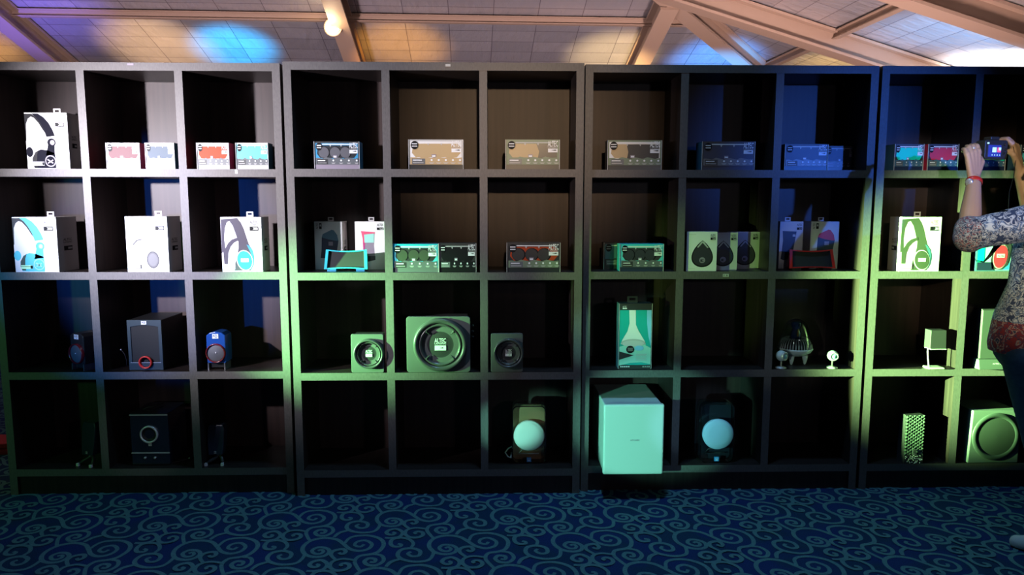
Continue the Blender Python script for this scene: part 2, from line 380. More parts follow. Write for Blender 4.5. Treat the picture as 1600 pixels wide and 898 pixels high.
slope('ceiling', [roof1(-10.2, 16.2), roof1(9.2, 16.2), roof1(-6, 1), roof1(-10.2, 1)], e1, FOIL)
slope('ceiling', [roof2(9.2, 16.2), roof2(9.2, 1), roof2(-6, 1)], e2, FOIL)
def beam(name, p, q, wd, dp, M=PAINT):
    p, q = Vector(p), Vector(q); t = (q-p).normalized(); s = t.cross(Vector((0,0,1))).normalized()*wd/2; u = s.cross(t).normalized(); u = u if u.z > 0 else -u; b = MB()
    def bar(s_, d0, d1): b.add([p-s_-u*d0, p+s_-u*d0, p+s_-u*d1, p-s_-u*d1, q-s_-u*d0, q+s_-u*d0, q+s_-u*d1, q-s_-u*d1], [(0,1,2,3),(7,6,5,4),(0,4,5,1),(1,5,6,2),(2,6,7,3),(3,7,4,0)], M)
    bar(s, 0, dp*.12); bar(s*.3, dp*.12, dp*.88); bar(s, dp*.88, dp)      # an I section: flange, web, flange
    return struct(b.build(name, fix=True))
k = 1
for s1 in (-6.12, -1.72, 2.6):
    beam('trim_%d' % k, roof1(s1, 3.0 if s1 < 0 else 9.7, .02), roof1(s1, 16, .02), .24, .30); k += 1
for s2 in (10.42, 7.9, 13.0):
    beam('trim_%d' % k, roof1(-10, s2, .02), roof1(min(s2-7-.2, 8), s2, .02), .09, .10); k += 1
beam('trim_%d' % k, roof1(-3.5, 3.5, .03), roof1(4.72, 11.72, .03), .24, .26); k += 1
for s2 in (9.43, 7.36, 5.2):
    beam('trim_%d' % k, roof2(s2-7, s2, .02), roof2(9, s2, .02), .24, .28); k += 1
for s1 in (4.71, 7.3):
    beam('trim_%d' % k, roof2(s1, 1.5, .02), roof2(s1, s1+7, .02), .09, .10); k += 1
def wall(name, a, b_, z1):
    t = (b_-a).normalized(); s = Vector((-t.y, t.x, 0))*.1; P = [a-s, b_-s, b_+s, a+s]
    return struct(MB().prismz([(p.x, p.y) for p in P], 0, z1, WALLM).build(name))
wall('wall_back', cor(-10.1, 16.1), cor(9.1, 16.1), 2.38)
wall('wall_right', cor(9.1, 16), cor(9.1, -4.9), 2.32)
wall('wall_left', cor(-10.1, -4.9), cor(-10.1, 16), 6.0)
wall('wall_front', cor(-10, -5), cor(9, -5), 6.0)

def flood_light():
    p = at_y(522, 44, EYE.y+10.2); t = thing('flood_light', 'glowing warm flood light fixed under the sloping roof beam', 'lamp', p)
    MB().lathe([(.001, .10), (.06, .10), (.09, .02), (.12, -.06), (.125, -.07), (.11, -.07), (.08, .0), (.001, .01)], PAINT, axis='y', n=24).build('housing', t)
    MB().ball((0, -.06, 0), .085, LAMPM, sc=(1, .5, 1)).build('lamp_glass', t)
    MB().box(-.015, .015, 0, .03, .04, .14, SATIN).box(-.09, .09, -.02, .05, .14, .155, SATIN).build('bracket', t)
    l = bpy.data.lights.new('flood_lamp', 'POINT'); l.energy = 14; l.color = (1, .75, .45); l.shadow_soft_size = .1
    o = bpy.data.objects.new('flood_lamp', l); C.objects.link(o); o.parent = t; o.location = (0, -.3, -.05)
flood_light()

# ------------------------------------------------------------------ bookcases
W, T, HC, DEP = 1.33836, .03528, .43312, .33
CW = (W-4*T)/3
CX = [-2.3033, -.94032, .4075, 1.76066]; CYO = [.011, -.030, .001, .0]
TOPS = {1: 2-T-HC, 2: 2-2*T-2*HC, 3: 2-3*T-3*HC, 4: 2-4*T-4*HC}
names = ['leftmost dark wooden bookcase of twelve cubes, holding the white headphone cartons',
         'dark wooden bookcase with two large round ringed speakers row, second from left',
         'dark wooden bookcase with the white subwoofer in its bottom left cube',
         'dark wooden bookcase at the right edge behind the person, lit green']
names[1] = 'dark wooden bookcase holding three square speakers with round rings, second from left'
for i in range(4):
    t = thing('bookcase', names[i], 'bookcase', (CX[i], CYO[i], 0), 0, 'dark cube bookcases in a row')
    for x in (0, W-T): MB().box(x, x+T, 0, DEP, 0, 2, EDGE if 0 else WOOD).add([(x,-.0005,0),(x+T,-.0005,0),(x+T,-.0005,2),(x,-.0005,2)], [(0,1,2,3)], EDGE).build('side_panel', t, fix=False)
    def board(name, z0, z1, y0=0): MB().box(T, W-T, y0, DEP-.012, z0, z1, WOOD).add([(T,y0-.0005,z0),(W-T,y0-.0005,z0),(W-T,y0-.0005,z1),(T,y0-.0005,z1)], [(0,1,2,3)], EDGE).build(name, t, fix=False)
    board('top_panel', 2-T, 2)
    for r in (1, 2, 3): board('shelf', TOPS[r]-T, TOPS[r])
    board('bottom_shelf', TOPS[4]-T, TOPS[4])
    for r in (1, 2, 3, 4):
        for c in (1, 2):
            x = c*(T+CW); MB().box(x, x+T, .001, DEP-.012, TOPS[r], TOPS[r]+HC, WOOD).add([(x,.0005,TOPS[r]),(x+T,.0005,TOPS[r]),(x+T,.0005,TOPS[r]+HC),(x,.0005,TOPS[r]+HC)], [(0,1,2,3)], EDGE).build('divider', t, fix=False)
    MB().box(T, W-T, DEP-.012, DEP-.002, .08, 2, BACK).build('back_panel', t)
    MB().box(T, W-T, .012, .03, 0, TOPS[4]-T, WOOD).build('plinth', t)
    if i == 2:
        q = at_y(1134, 430, CYO[2]); MB().box(q.x-CX[i]-.014, q.x-CX[i]+.014, -.002, 0, q.z-.007, q.z+.007, LGREY).art(.03, .014, -.002, q.x-CX[i]-.014, q.z-.007).text('1 6', .45, .5, .6, .6, BLACK, 1).build('price_sticker', t)
    if i == 0:
        q = at_y(369.5, 268, CYO[0]); MB().box(q.x-CX[i]-.006, q.x-CX[i]+.006, -.002, 0, q.z-.009, q.z+.009, WHITE).build('price_sticker', t)
        q = at_y(204, 100.5, CYO[0]); MB().box(q.x-CX[i]-.014, q.x-CX[i]+.014, -.002, 0, q.z-.004, q.z+.004, MAUVE).build('price_sticker', t)
    if i == 1:
        q = at_y(700, 102, CYO[1]); MB().box(q.x-CX[i]-.011, q.x-CX[i]+.011, -.002, 0, q.z-.005, q.z+.005, LGREY).build('price_sticker', t)

# ------------------------------------------------------------------ cartons
def shell(t, Wd, H, D, front, side, name='carton', top=None):
    b = MB(); b.box(-Wd/2, Wd/2, 0, D, 0, H, side); b.add([(-Wd/2,-.0003,0),(Wd/2,-.0003,0),(Wd/2,-.0003,H),(-Wd/2,-.0003,H)], [(0,1,2,3)], front)
    b.build(name, t, fix=False)
def hang_tab(t, x, y, H, M=WHITE, wd=.03, h=.02):
    b = MB(); b.box(x-wd/2, x+wd/2, y, y+.001, H, H+h*.35, M).box(x-wd/2, x-wd*.3, y, y+.001, H+h*.35, H+h*.75, M).box(x+wd*.3, x+wd/2, y, y+.001, H+h*.35, H+h*.75, M).box(x-wd/2, x+wd/2, y, y+.001, H+h*.75, H+h, M); b.build('hang_tab', t)
def side_marks(t, Wd, H, D, left=False):
    # words and mark on the side of a carton
    x = -Wd/2-.0005 if left else Wd/2+.0005
    b = MB()
    def q(y0, y1, z0, z1, M, e=0): b.add([(x+(-e if left else e),y0,z0),(x+(-e if left else e),y1,z0),(x+(-e if left else e),y1,z1),(x+(-e if left else e),y0,z1)], [(0,1,2,3)], M)
    vs, fs = glyphs('ALTEC'); sgn = -1 if left else 1
    def tx(string, z0, h, w_):
        v, f = glyphs(string); b.add([(x, D*.5+sgn*(a-.5)*w_, z0+c*h) for a, c in v], f, BLACK)
    tx('ALTEC', H*.56, H*.045, D*.42); tx('LANSING', H*.52, H*.03, D*.42)
    q(D*.3, D*.72, H*.38, H*.465, BLACK); q(D*.5, D*.7, H*.405, H*.44, LGREY, .0004)
    b.build('side_print', t, fix=False)
def logo(b, u, v, w_, M, M2, h_=.1):              # two lines of lettering and the plate below them
    b.text('ALTEC', u, v, w_, h_, M, 3); b.text('LANSING', u, v+h_*.78, w_, h_*.35, M, 3)
def wedge_mark(b, u, v, w_, h_, M, M2):            # dark plate with a pale double wedge
    x0, x1, y0, y1 = u-w_/2, u+w_/2, v-h_/2, v+h_/2
    b.rect(x0, y0, x1, y0+h_*.22, M, 3); b.rect(x0, y1-h_*.22, x1, y1, M, 3); b.rect(x1-w_*.07, y0, x1, y1, M, 3)
    b.poly([(x0, y0), (x0+w_*.16, y0), (x0+w_*.5, v), (x0+w_*.16, y1), (x0, y1)], M, 4); b.poly([(x1, y0), (x1, y0+h_*.3), (x0+w_*.55, v), (x0+w_*.42, v-h_*.15)], M, 4) if M2 is LGREY else None

def headphone_carton(label, pl, pr, pt, Y, row, style, D, cols, left=False):
    x, z, Wd, H = place(pl, pr, pt, Y, row)
    t = thing('headphone_carton', label, 'box', (x, Y, z), 0, 'white headphone cartons')
    shell(t, Wd, H, D, WHITE, CREAM); hang_tab(t, Wd*(.12 if not left else .05), D*.55, H, WHITE if cols[0] is not WHITE else CREAM, .032, .024)
    side_marks(t, Wd, H, D, left)
    c1, c2, c3 = cols; b = MB().art(Wd, H)
    if style == 'A':
        b.poly([(.0,.02),(.17,.02),(.27,.08),(.36,.18),(.44,.30),(.48,.38),(.41,.3),(.32,.18),(.22,.09),(.15,.07),(.08,.11),(.03,.2),(.015,.5),(0,.5)], c2, 1)
        b.poly([(.17,.015),(.32,.015),(.45,.08),(.56,.18),(.64,.3),(.69,.41),(.49,.43),(.44,.3),(.36,.18),(.27,.08)], c1, 2)
        b.oval(.07,.7,.08,.09,c1,1); b.poly([(.52,.55),(.67,.55),(.66,.74),(.45,.76)], c1, 1)
        b.oval(.60,.53,.10,.075,c1,2); b.oval(.62,.53,.055,.045,c3,3); b.oval(.62,.53,.03,.025,WHITE,4)
        P = [(.13,.93),(.12,.82),(.2,.7),(.34,.65),(.5,.67),(.66,.72),(.68,.85),(.67,.99),(.3,.99),(.16,.985)]
        b.poly(P, c1, 1); b.poly([(.12,.9),(.13,.8),(.2,.71),(.28,.665),(.24,.75),(.23,.86),(.24,.97),(.16,.97)], c2, 2)
        b.oval(.55,.86,.13,.105,c3,2); b.oval(.55,.86,.105,.085,c1,3); b.poly([(.47,.84),(.49,.82),(.62,.89),(.6,.91)], c3, 4); b.poly([(.61,.83),(.62,.85),(.49,.91),(.48,.89)], c3, 4)
        b.rect(.13,.875,.4,.94,SILVER,3); b.rect(.13,.895,.36,.905,BLACK,4); b.rect(.35,.88,.4,.935,BLACK,4)
    elif style == 'B':
        b.poly([(.01,.04),(.42,.02),(.5,.1),(.57,.22),(.63,.38),(.68,.5),(.76,.6),(.8,.72),(.78,.86),(.70,.98),(.52,.98),(.3,.98),(.32,.85),(.38,.7),(.42,.55),(.42,.45),(.36,.3),(.3,.16),(.22,.07),(.16,.09),(.1,.2),(.075,.4),(.09,.56),(.07,.62),(.0,.66)], c1, 1)
        b.poly([(.04,.62),(.1,.56),(.17,.47),(.26,.41),(.42,.37),(.44,.42),(.32,.46),(.22,.54),(.16,.66),(.14,.86),(.05,.86)], c1, 2)
        b.poly([(.62,.5),(.68,.52),(.76,.6),(.8,.72),(.78,.86),(.72,.95),(.66,.96),(.74,.8),(.72,.66)], c2, 2)
        b.oval(.56,.79,.2,.19,WHITE,3,tilt=-.2); b.oval(.56,.79,.18,.175,c2 if c3 is None else c3,4,tilt=-.2)
        b.rect(.47,.755,.66,.82,WHITE,5); b.text('ALTEC', .565,.787,.14,.03,MAUVE,6)
        b.rect(.07,.865,.33,.955,MAUVE,3); b.rect(.085,.875,.32,.9,WHITE,4); b.rect(.085,.915,.3,.94,WHITE,4)
    elif style == 'C':
        for k in range(5): b.oval(.62,.78,.15-.022*k,.155-.022*k,(FAINT, mat('pale_print', (.16, .16, .17), .6), FAINT, mat('pale_print', (.14, .14, .15), .6), FAINT)[k] if k < 2 else mat('pale_print', (.2, .2, .21), .6),1+k*.5)
        b.poly([(.15,.5),(.25,.42),(.38,.4),(.38,.42),(.27,.44),(.17,.52)], FAINT, 1)
        b.rect(.06,.87,.34,.94,FAIN2,2); b.rect(.07,.88,.31,.93,WHITE,3)
    b.build('printed_picture', t, fix=False)
    b = MB().art(Wd, H); b.text('ALTEC', .82,.09,.2,.055,FAINT,2); b.text('LANSING', .82,.14,.2,.02,FAINT,2)
    wedge_mark(b, .82,.21,.21,.075,BLACK,WHITE); b.build('logo_print', t, fix=False)
    return t
headphone_carton('white carton picturing black headphones on the top left shelf', 44, 110, 176, .015, 1, 'A', .09, (mat('ink_print', (.008,.008,.016), .7, spec=.1), BLACK, MAUVE))
headphone_carton('white carton picturing light blue headphones at the far left', 25, 93, 339, .015, 2, 'A', .16, (CYAN, SATIN, MINTP))
headphone_carton('white carton picturing faint white headphones between blue and grey ones', 200, 265, 338, .015, 2, 'C', .14, (WHITE, WHITE, GREYC))
headphone_carton('white carton picturing grey headphones with a pale blue ear cup', 348, 411, 339, .02, 2, 'B', .11, (mat('soft_grey_print', (.085,.075,.095), .5, spec=.2), BLUEP, CYANP))
headphone_carton('white carton picturing grey green headphones in the rightmost bookcase', 1404, 1466, 339, -.004, 2, 'B', .1, (OLIVD, STEEL, OLIVD), True)

def speaker_carton(label, pl, pr, pt, Y, row, D, pic, band=MIDC, plinth=DARKC, rim=SATIN, glow=None, blocks=5, side=None, split=None, cyl=False, faint=False, tri=True, cat='box'):
    x, z, Wd, H = place(pl, pr, pt, Y, row)
    t = thing('speaker_carton', label, cat, (x, Y, z), 0, 'small portable speaker cartons')
    shell(t, Wd, H, D, plinth, side or DARKC)
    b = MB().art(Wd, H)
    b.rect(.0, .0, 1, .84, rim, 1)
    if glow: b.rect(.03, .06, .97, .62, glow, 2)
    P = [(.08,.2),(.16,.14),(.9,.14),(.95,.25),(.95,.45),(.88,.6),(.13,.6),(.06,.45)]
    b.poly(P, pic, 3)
    if split: b.poly([(.35,.14),(.95,.14),(.95,.6),(.9,.62),(.36,.62),(.38,.4)] if split[0] == 'r' else [(.57,.14),(.95,.14),(.95,.6),(.6,.62),(.62,.4)], split[1], 4)  # dark area where the painted tan reflection stops
    if cyl:
        for u in (.22, .47, .7): b.oval(u,.4,.13,.22,BLACK,4); b.oval(u-.01,.4,.115,.2,cyl,5)
    for u in (.36, .6): b.poly([(u-.02,.13),(u+.02,.13),(u,.2)], LGREY, 5)
    b.rect(.18, .085, .9, .12, LGREY if glow is None else WHITE, 4)
    wav = [(.03,.6)] + [(.03+.94*i/12, .6+.03*((i*7)%3-1)) for i in range(1, 12)] + [(.97,.6),(.97,.84),(.03,.84)]
    b.poly(wav, band, 5)
    b.rect(.42,.5,.5,.6,MAUVE,6); b.rect(.43,.53,.49,.58,LEDW,7)
    b.build('printed_picture', t, fix=False)
    Mw = MAUVE if faint else LEDW
    b = MB().art(Wd, H)
    b.oval(.11,.19,.07,.14,BLACK,6); b.rect(.06,.13,.16,.16,Mw,7); b.rect(.06,.21,.16,.24,Mw,7)
    b.build('round_badge', t, fix=False)
    b = MB().art(Wd, H)
    b.text('ALTEC', .875,.14,.19,.2,Mw,7); b.text('LANSING', .875,.268,.18,.04,LGREY,7); b.rect(.785,.305,.965,.43,Mw,7); b.poly([(.84,.355),(.93,.335),(.93,.375)], BLACK, 8); b.rect(.93,.35,.945,.36,BLACK,8)
    b.build('logo_print', t, fix=False)
    b = MB().art(Wd, H)
    b.rect(.06,.64,.3,.83,MIDC if band is not MIDC else SATIN,6); b.rect(.075,.68,.24,.71,Mw,7); b.rect(.075,.77,.27,.79,LGREY,7)
    for k in range(blocks):
        u = .42+.52*k/max(blocks-1,1)
        b.oval(u,.69,.02,.035,Mw,7,n=8); b.rect(u-.045,.77,u+.045,.785,LGREY,7); b.rect(u-.03,.8,u+.03,.815,LGREY,7)
    b.build('icon_print', t, fix=False)
    # clear film over the corners of the pack
    for q in (-1, 1): MB().box(q*Wd/2-.001, q*Wd/2+.001, -.004, 0, 0, H, LGREY).build('clear_edge', t)
    return t
SCt = speaker_carton
SCt('small carton painted pale for overexposure, with a red streak on the brightest top shelf', 168, 220, 223, .02, 1, .07, mat('faint_rose_print', (.16,.07,.07), .5, spec=.2), GREYC, WHITE, LGREY, LGREY, 4, side=CRIM)  # pale card and rim put the lamp's overexposure into the colours
SCt('small carton painted white for overexposure beside the red streaked one', 229, 274, 223, .02, 1, .06, mat('faint_blue_print', (.10,.13,.16), .5, spec=.2), GREYC, WHITE, LGREY, LGREY, 4, side=STEEL)  # white card and grey rim imitate overexposure here too
SCt('small carton with an orange speaker picture', 309, 359, 223, .02, 1, .07, ORANGE, MIDC, LGREY, LGREY, GREYC, 4, side=CRIM)
SCt('small carton with a light blue speaker picture beside the orange one', 370, 420, 223, .02, 1, .07, CYAN, MIDC, LGREY, LGREY, CYAN, 4, side=STEEL)
SCt('small carton picturing three black cylinders under a blue top edge', 492, 562, 221, -.022, 1, .09, DARKC, MIDC, MAUVE, SATIN, BLUEP, 4, side=STEEL, cyl=GREYG)
SCt('small carton with a tan reflection painted over its picture, second bookcase middle cube', 639, 724, 218, -.022, 1, .08, TAN, TAN, DARKC, LGREY, WHITE)
SCt('small carton with painted tan reflection ending in dark on its right, second bookcase', 790, 874, 218, -.022, 1, .08, TAN, OLIVE, DARKC, OLIVE, None, split=('m', DARKC))
SCt('small carton with mostly dark picture and a tan reflection painted at left, third bookcase', 949, 1033, 219, .02, 1, .08, TAN, OLIVE, DARKC, OLIVE, WHITE, split=('r', SATIN))
SCt('dark blue small carton in the top middle cube of the third bookcase', 1096, 1178, 221, .02, 1, .1, NAVY, MIDC, NAVY, SATIN, NAVY, side=STEEL)
SCt('dark blue small carton standing beside a dimmer one, third bookcase top right', 1225, 1292, 225, .02, 1, .08, NAVY, MIDC, STEEL, SATIN, NAVY, side=STEEL)
SCt('dim dark small carton set back to the right of a blue one', 1289, 1335, 228, .14, 1, .08, NAVY, DARKC, DARKC, SATIN, None, 4, faint=True)
SCt('small carton with a bright teal speaker picture at upper right', 1396, 1441, 225, .03, 1, .09, TEAL, STEEL, NAVY, SATIN, DARKC, 4, side=STEEL)
SCt('small carton with a crimson speaker picture at upper right', 1448, 1495, 225, .03, 1, .09, CRIM, STEEL, NAVY, SATIN, DARKC, 4, side=CRIM)
SCt('small dark carton partly hidden behind the held camera', 1524, 1569, 226, .03, 1, .08, STEEL, STEEL, NAVY, SATIN, TEAL, 4, side=STEEL)
SCt('small carton cut by the right edge of the picture above the forearm', 1592, 1640, 226, .03, 1, .08, CYAN, STEEL, NAVY, SATIN, NAVY, 4, side=STEEL)
SCt('small carton with cyan edges and green cylinders beside a black one', 614, 685, 381, -.022, 2, .09, SATIN, MIDC, MIDC, CYANP, CYAN, 4, side=STEEL, cyl=OLIVD)
SCt('black small carton with faint picture right of the cyan edged one', 686, 744, 380, -.022, 2, .09, BLACK, BLACK, BLACK, SATIN, None, 4)
SCt('small carton with an orange ended green speaker picture, second bookcase', 792, 875, 379, -.022, 2, .08, ORANGE, OLIVE, DARKC, SATIN, DARKC, split=None, cyl=SATIN)
SCt('dark small carton half hidden behind the cyan edged one, third bookcase', 943, 1010, 379, .11, 2, .07, STEEL, DARKC, DARKC, SATIN, STEEL, 4, faint=True)
SCt('small carton with cyan edges in front of a dark one, third bookcase', 968, 1036, 381, .012, 2, .08, SATIN, MIDC, NAVY, CYANP, CYAN, 4, side=CYANP, cyl=DARKC)

def drop_carton(label, pl, pr, pt, Y, col, body):
    x, z, Wd, H = place(pl, pr, pt, Y, 2); t = thing('drop_speaker_carton', label, 'box', (x, Y, z), 0, 'white cartons picturing drop shaped speakers')
    shell(t, Wd, H, .05, col, CREAM)
    def drop(s, M, lay, dv=0):
        P = []
        for i in range(44):
            a = 2*pi*i/44; q = abs(sin(a/2)); P.append((.52+.44*s*sin(a)*q**.75, .56+dv-.34*s*cos(a) if a else .56-.34*s))
        b.poly(P, M, lay)
    b = MB().art(Wd, H); drop(1, BLACK, 1); drop(.9, body, 2)
    b.poly([(.52,.235),(.56,.25),(.72,.4),(.68,.41),(.52,.28),(.38,.4),(.34,.39),(.48,.25)], LGREY, 3); b.oval(.52,.65,.27,.2,DARKC,3); b.oval(.52,.72,.1,.075,MAUVE,4); b.poly([(.46,.70),(.58,.70),(.5,.73),(.58,.76),(.46,.76)], DARKC, 5)
    b.build('printed_picture', t, fix=False)
    b = MB().art(Wd, H); b.text('ALTEC', .86,.08,.17,.045,SATIN,2); b.text('LANSING', .86,.12,.17,.02,SATIN,2); wedge_mark(b, .86,.175,.17,.06,BLACK,LGREY)
    b.rect(.06,.06,.3,.072,GREYC,2); b.rect(.06,.935,.3,.945,GREYC,2)
    b.build('logo_print', t, fix=False); return t
drop_carton('frontmost white carton with a dark green drop speaker', 1072, 1119, 362, .02, WHITE, SATIN)
drop_carton('bluish white drop speaker carton in the middle of three', 1105, 1151, 363, .075, GREYC, NAVY)
drop_carton('rearmost drop speaker carton, right of the other two', 1139, 1185, 362, .13, LGREY, SATIN)

def grip_carton(label, pl, pr, pt, Y, D, rot, kind, front=GREYC):
    x, z, Wd, H = place(pl, pr, pt, Y, 2); t = thing('wedge_speaker_carton', label, 'box', (x, Y, z), rot, 'pale cartons picturing wedge speakers')
    shell(t, Wd, H, D, front, CREAM); hang_tab(t, 0, D*.5, H, LGREY, .028, .02); side_marks(t, Wd, H, D, True if kind == 'left' else False)
    b = MB().art(Wd, H)
    if kind in ('teal', 'red'):
        c = STEEL if kind == 'teal' else CRIM
        b.poly([(.26,.33),(.3,.26),(.62,.17),(.7,.18),(.82,.28),(.86,.4),(.78,.7),(.74,.78),(.2,.76),(.24,.6)], NAVY, 1)
        b.poly([(.26,.33),(.3,.26),(.62,.17),(.7,.18),(.82,.28),(.86,.4),(.76,.4),(.5,.37)], c, 2); b.rect(.5,.42,.66,.5,MAUVE,2)
    elif kind == 'pink':
        b.poly([(.2,.2),(.66,.22),(.65,.25),(.62,.5),(.66,.8),(.4,.84),(.26,.8),(.27,.6),(.25,.35)], MAUVE, 1)
        b.poly([(.2,.2),(.66,.22),(.66,.245),(.32,.27),(.34,.42),(.3,.58),(.26,.58),(.25,.35)], PINK, 2); b.poly([(.3,.27),(.63,.25),(.62,.44),(.31,.44)], MINTP, 3)
        b.poly([(.27,.44),(.31,.44),(.31,.58),(.26,.6)], MAGEN, 3); b.poly([(.28,.72),(.66,.72),(.66,.8),(.4,.84)], SATIN, 2)
    else:
        b.poly([(.12,.2),(.72,.21),(.7,.3),(.64,.5),(.56,.78),(.2,.82),(.08,.79),(.12,.6),(.15,.4)], NAVY, 1); b.rect(.56,.27,.68,.32,LGREY,2)
    b.build('printed_picture', t, fix=False)
    b = MB().art(Wd, H)
    if kind == 'left' or kind == 'pink': b.text('ALTEC', .84,.07,.22,.05,SATIN,2); wedge_mark(b,.84,.15,.22,.05,BLACK,LGREY)
    else: b.text('ALTEC', .1,.09,.07,.13,SATIN,2,rot=1); b.rect(.18,.035,.27,.155,BLACK,3); b.rect(.2,.06,.25,.1,LGREY,4)
    b.build('logo_print', t, fix=False); return t
grip_carton('grey white carton picturing a navy and teal wedge speaker', 493, 536, 346, .13, .12, 0, 'teal')
grip_carton('white carton picturing a pink and mauve wedge speaker', 556, 603, 346, .13, .08, 0, 'pink', WHITE)
grip_carton('grey white carton picturing a plain navy wedge speaker', 1216, 1252, 346, .14, .1, 0, 'left')
grip_carton('grey white carton picturing a red topped wedge speaker', 1264, 1308, 346, .14, .1, 0, 'red')
def window_carton():
    x, z, Wd, H = place(1524, 1586, 352, -.004, 2); t = thing('headphone_carton', 'teal edged carton with red ear cup picture below the sleeve', 'box', (x, -.004, z))
    shell(t, Wd, H, .1, STEEL, NAVY)
    b = MB().art(Wd, H); b.rect(.02,.02,.98,.98,MINTP,1); b.poly([(.02,.02),(.3,.02),(.2,.4),(.2,.85),(.02,.85)], TEAL, 2); b.rect(.02,.8,.45,.98,NAVY,3); b.rect(.6,.82,.98,.97,BLUEP,2)
    b.poly([(.25,.3),(.5,.05),(.8,.2),(.86,.5),(.8,.85),(.65,.97),(.4,.95),(.36,.75),(.42,.5)], SATIN, 3); b.oval(.6,.68,.19,.27,LGREY,4,tilt=.15); b.oval(.6,.68,.17,.25,CRIM,5,tilt=.15); b.rect(.5,.62,.7,.7,WHITE,6); b.text('ALTEC', .6,.66,.16,.05,SATIN,7)
    b.build('printed_picture', t, fix=False)
window_carton()
def tall_carton():
    x, z, Wd, H = place(966, 1017, 474, .03, 3); t = thing('tall_speaker_carton', 'tall teal carton with a white horn picture and black top', 'box', (x, .03, z), 0)
    shell(t, Wd, H, .07, SATIN, STEEL); hang_tab(t, -.01, .035, H, DARKC, .05, .03)
    b = MB().art(Wd, H); b.rect(.02,.1,.98,.94,HTEAL,1); b.poly([(.84,.1),(.98,.1),(.98,.66),(.9,.5),(.85,.3)], PALEB, 2)
    b.poly([(.02,.66),(.3,.62),(.5,.6),(.75,.62),(.98,.68),(.98,.93),(.7,.9),(.35,.91),(.02,.95)], MINTP, 2)
    b.poly([(.3,.1),(.5,.1),(.51,.32),(.6,.42),(.8,.58),(.82,.63),(.5,.6),(.06,.62),(.1,.56),(.26,.42),(.32,.3)], WHITE, 3)
    b.oval(.44,.6,.37,.06,LGREY,4); b.oval(.44,.612,.33,.048,GREYC,5); b.oval(.62,.68,.14,.04,PALEB,6)
    b.oval(.35,.7,.12,.058,BLACK,6); b.poly([(.02,.73),(.2,.755),(.45,.79),(.2,.83),(.02,.86)], SATIN, 6)
    for k in range(4): b.rect(.27,.675+.014*k,.43,.68+.014*k,LGREY,7)
    for k in range(5): b.rect(.52,.77+.022*k,.86-.03*(k%2),.777+.022*k,LGREY,7)
    b.build('printed_picture', t, fix=False)
    b = MB().art(Wd, H); b.text('ALTEC', .16,.05,.13,.03,LEDW,3); b.rect(.1,.067,.23,.083,LEDW,3)
    for k in range(5): b.rect(.06+.06*k,.957,.1+.06*k,.975,LEDW,3)
    for k in range(4): b.rect(.74+.06*k,.957,.775+.06*k,.977,LGREY,3)
    b.build('logo_print', t, fix=False)
    for q in (-1, 1): MB().box(q*Wd/2-.001,q*Wd/2+.001,-.002,0,0,H,LGREY).build('clear_edge', t)
tall_carton()

# ------------------------------------------------------------------ speakers
def plate(b, x, y, z, w_, h, M=LEDW):
    b.box(x-w_/2, x+w_/2, y-.002, y, z, z+h, M); b.art(w_, h, y-.002, x-w_/2, z); b.rect(.08,.5,.92,.56,BLACK,1); b.text('ALTEC', .5,.28,.8,.36,BLACK,1); b.poly([(.3,.78),(.75,.7),(.75,.86)], BLACK, 1)
def wedge_speaker(label, pl, pr, pt, Y, frame, rot):
    x, z, Wd, H = place(pl, pr, pt, Y, 2); t = thing('wedge_speaker', label, 'speaker', (x, Y, z), rot, 'unboxed wedge speakers')
    n = 12; D = .075
    def sec(s, front_in=0):             # outline seen from the front, waist pinched
        top = []; bot = []
        for i in range(n+1):
            u = -1+2*i/n; q = .07*(1-u*u); top.append((u*Wd*.47*s, H*(.97-q)*s+H*(1-s)*.5)); bot.append((u*Wd*.5*s, H*(.10+q*.55)*s+H*(1-s)*.5))
        return top + bot[::-1]
    b = MB(); O_, I_ = sec(1), sec(.87); N = len(O_)
    Yf = lambda z_: .03*(z_/H)           # the front leans back
    b.add([(a, Yf(c), c) for a, c in O_]+[(a, Yf(c)+.0, c) for a, c in I_], [(i,(i+1)%N,N+(i+1)%N,N+i) for i in range(N)], frame)
    b.add([(a, Yf(c), c) for a, c in O_]+[(a*.92, D*(1-.35*c/H), c*.96+.002) for a, c in O_], [(i,(i+1)%N,N+(i+1)%N,N+i) for i in range(N)], frame, True)
    b.add([(a*.92, D*(1-.35*c/H), c*.96+.002) for a, c in O_], [tuple(range(N))], frame); b.build('frame', t)
    g = MB(); g.add([(a, Yf(c), c) for a, c in I_]+[(a*.94, Yf(c)+.012, H*.5+(c-H*.5)*.94) for a, c in I_], [(i,(i+1)%N,N+(i+1)%N,N+i) for i in range(N)]+[tuple(range(N,2*N))], GRILL); g.build('grille', t)
    for s in (-1, 1): MB().box(s*Wd*.33-.02, s*Wd*.33+.02, .008, D*.8, 0, H*.14, BLUEP if frame is CYANP else RUBBER).build('foot', t)
wedge_speaker('unboxed cyan framed wedge speaker with black grille', 506, 574, 389, .02, CYANP, .0)
wedge_speaker('unboxed red framed wedge speaker with dark grille', 1234, 1306, 389, .04, mat('red_frame', (.5, .02, .015), .3), .0)

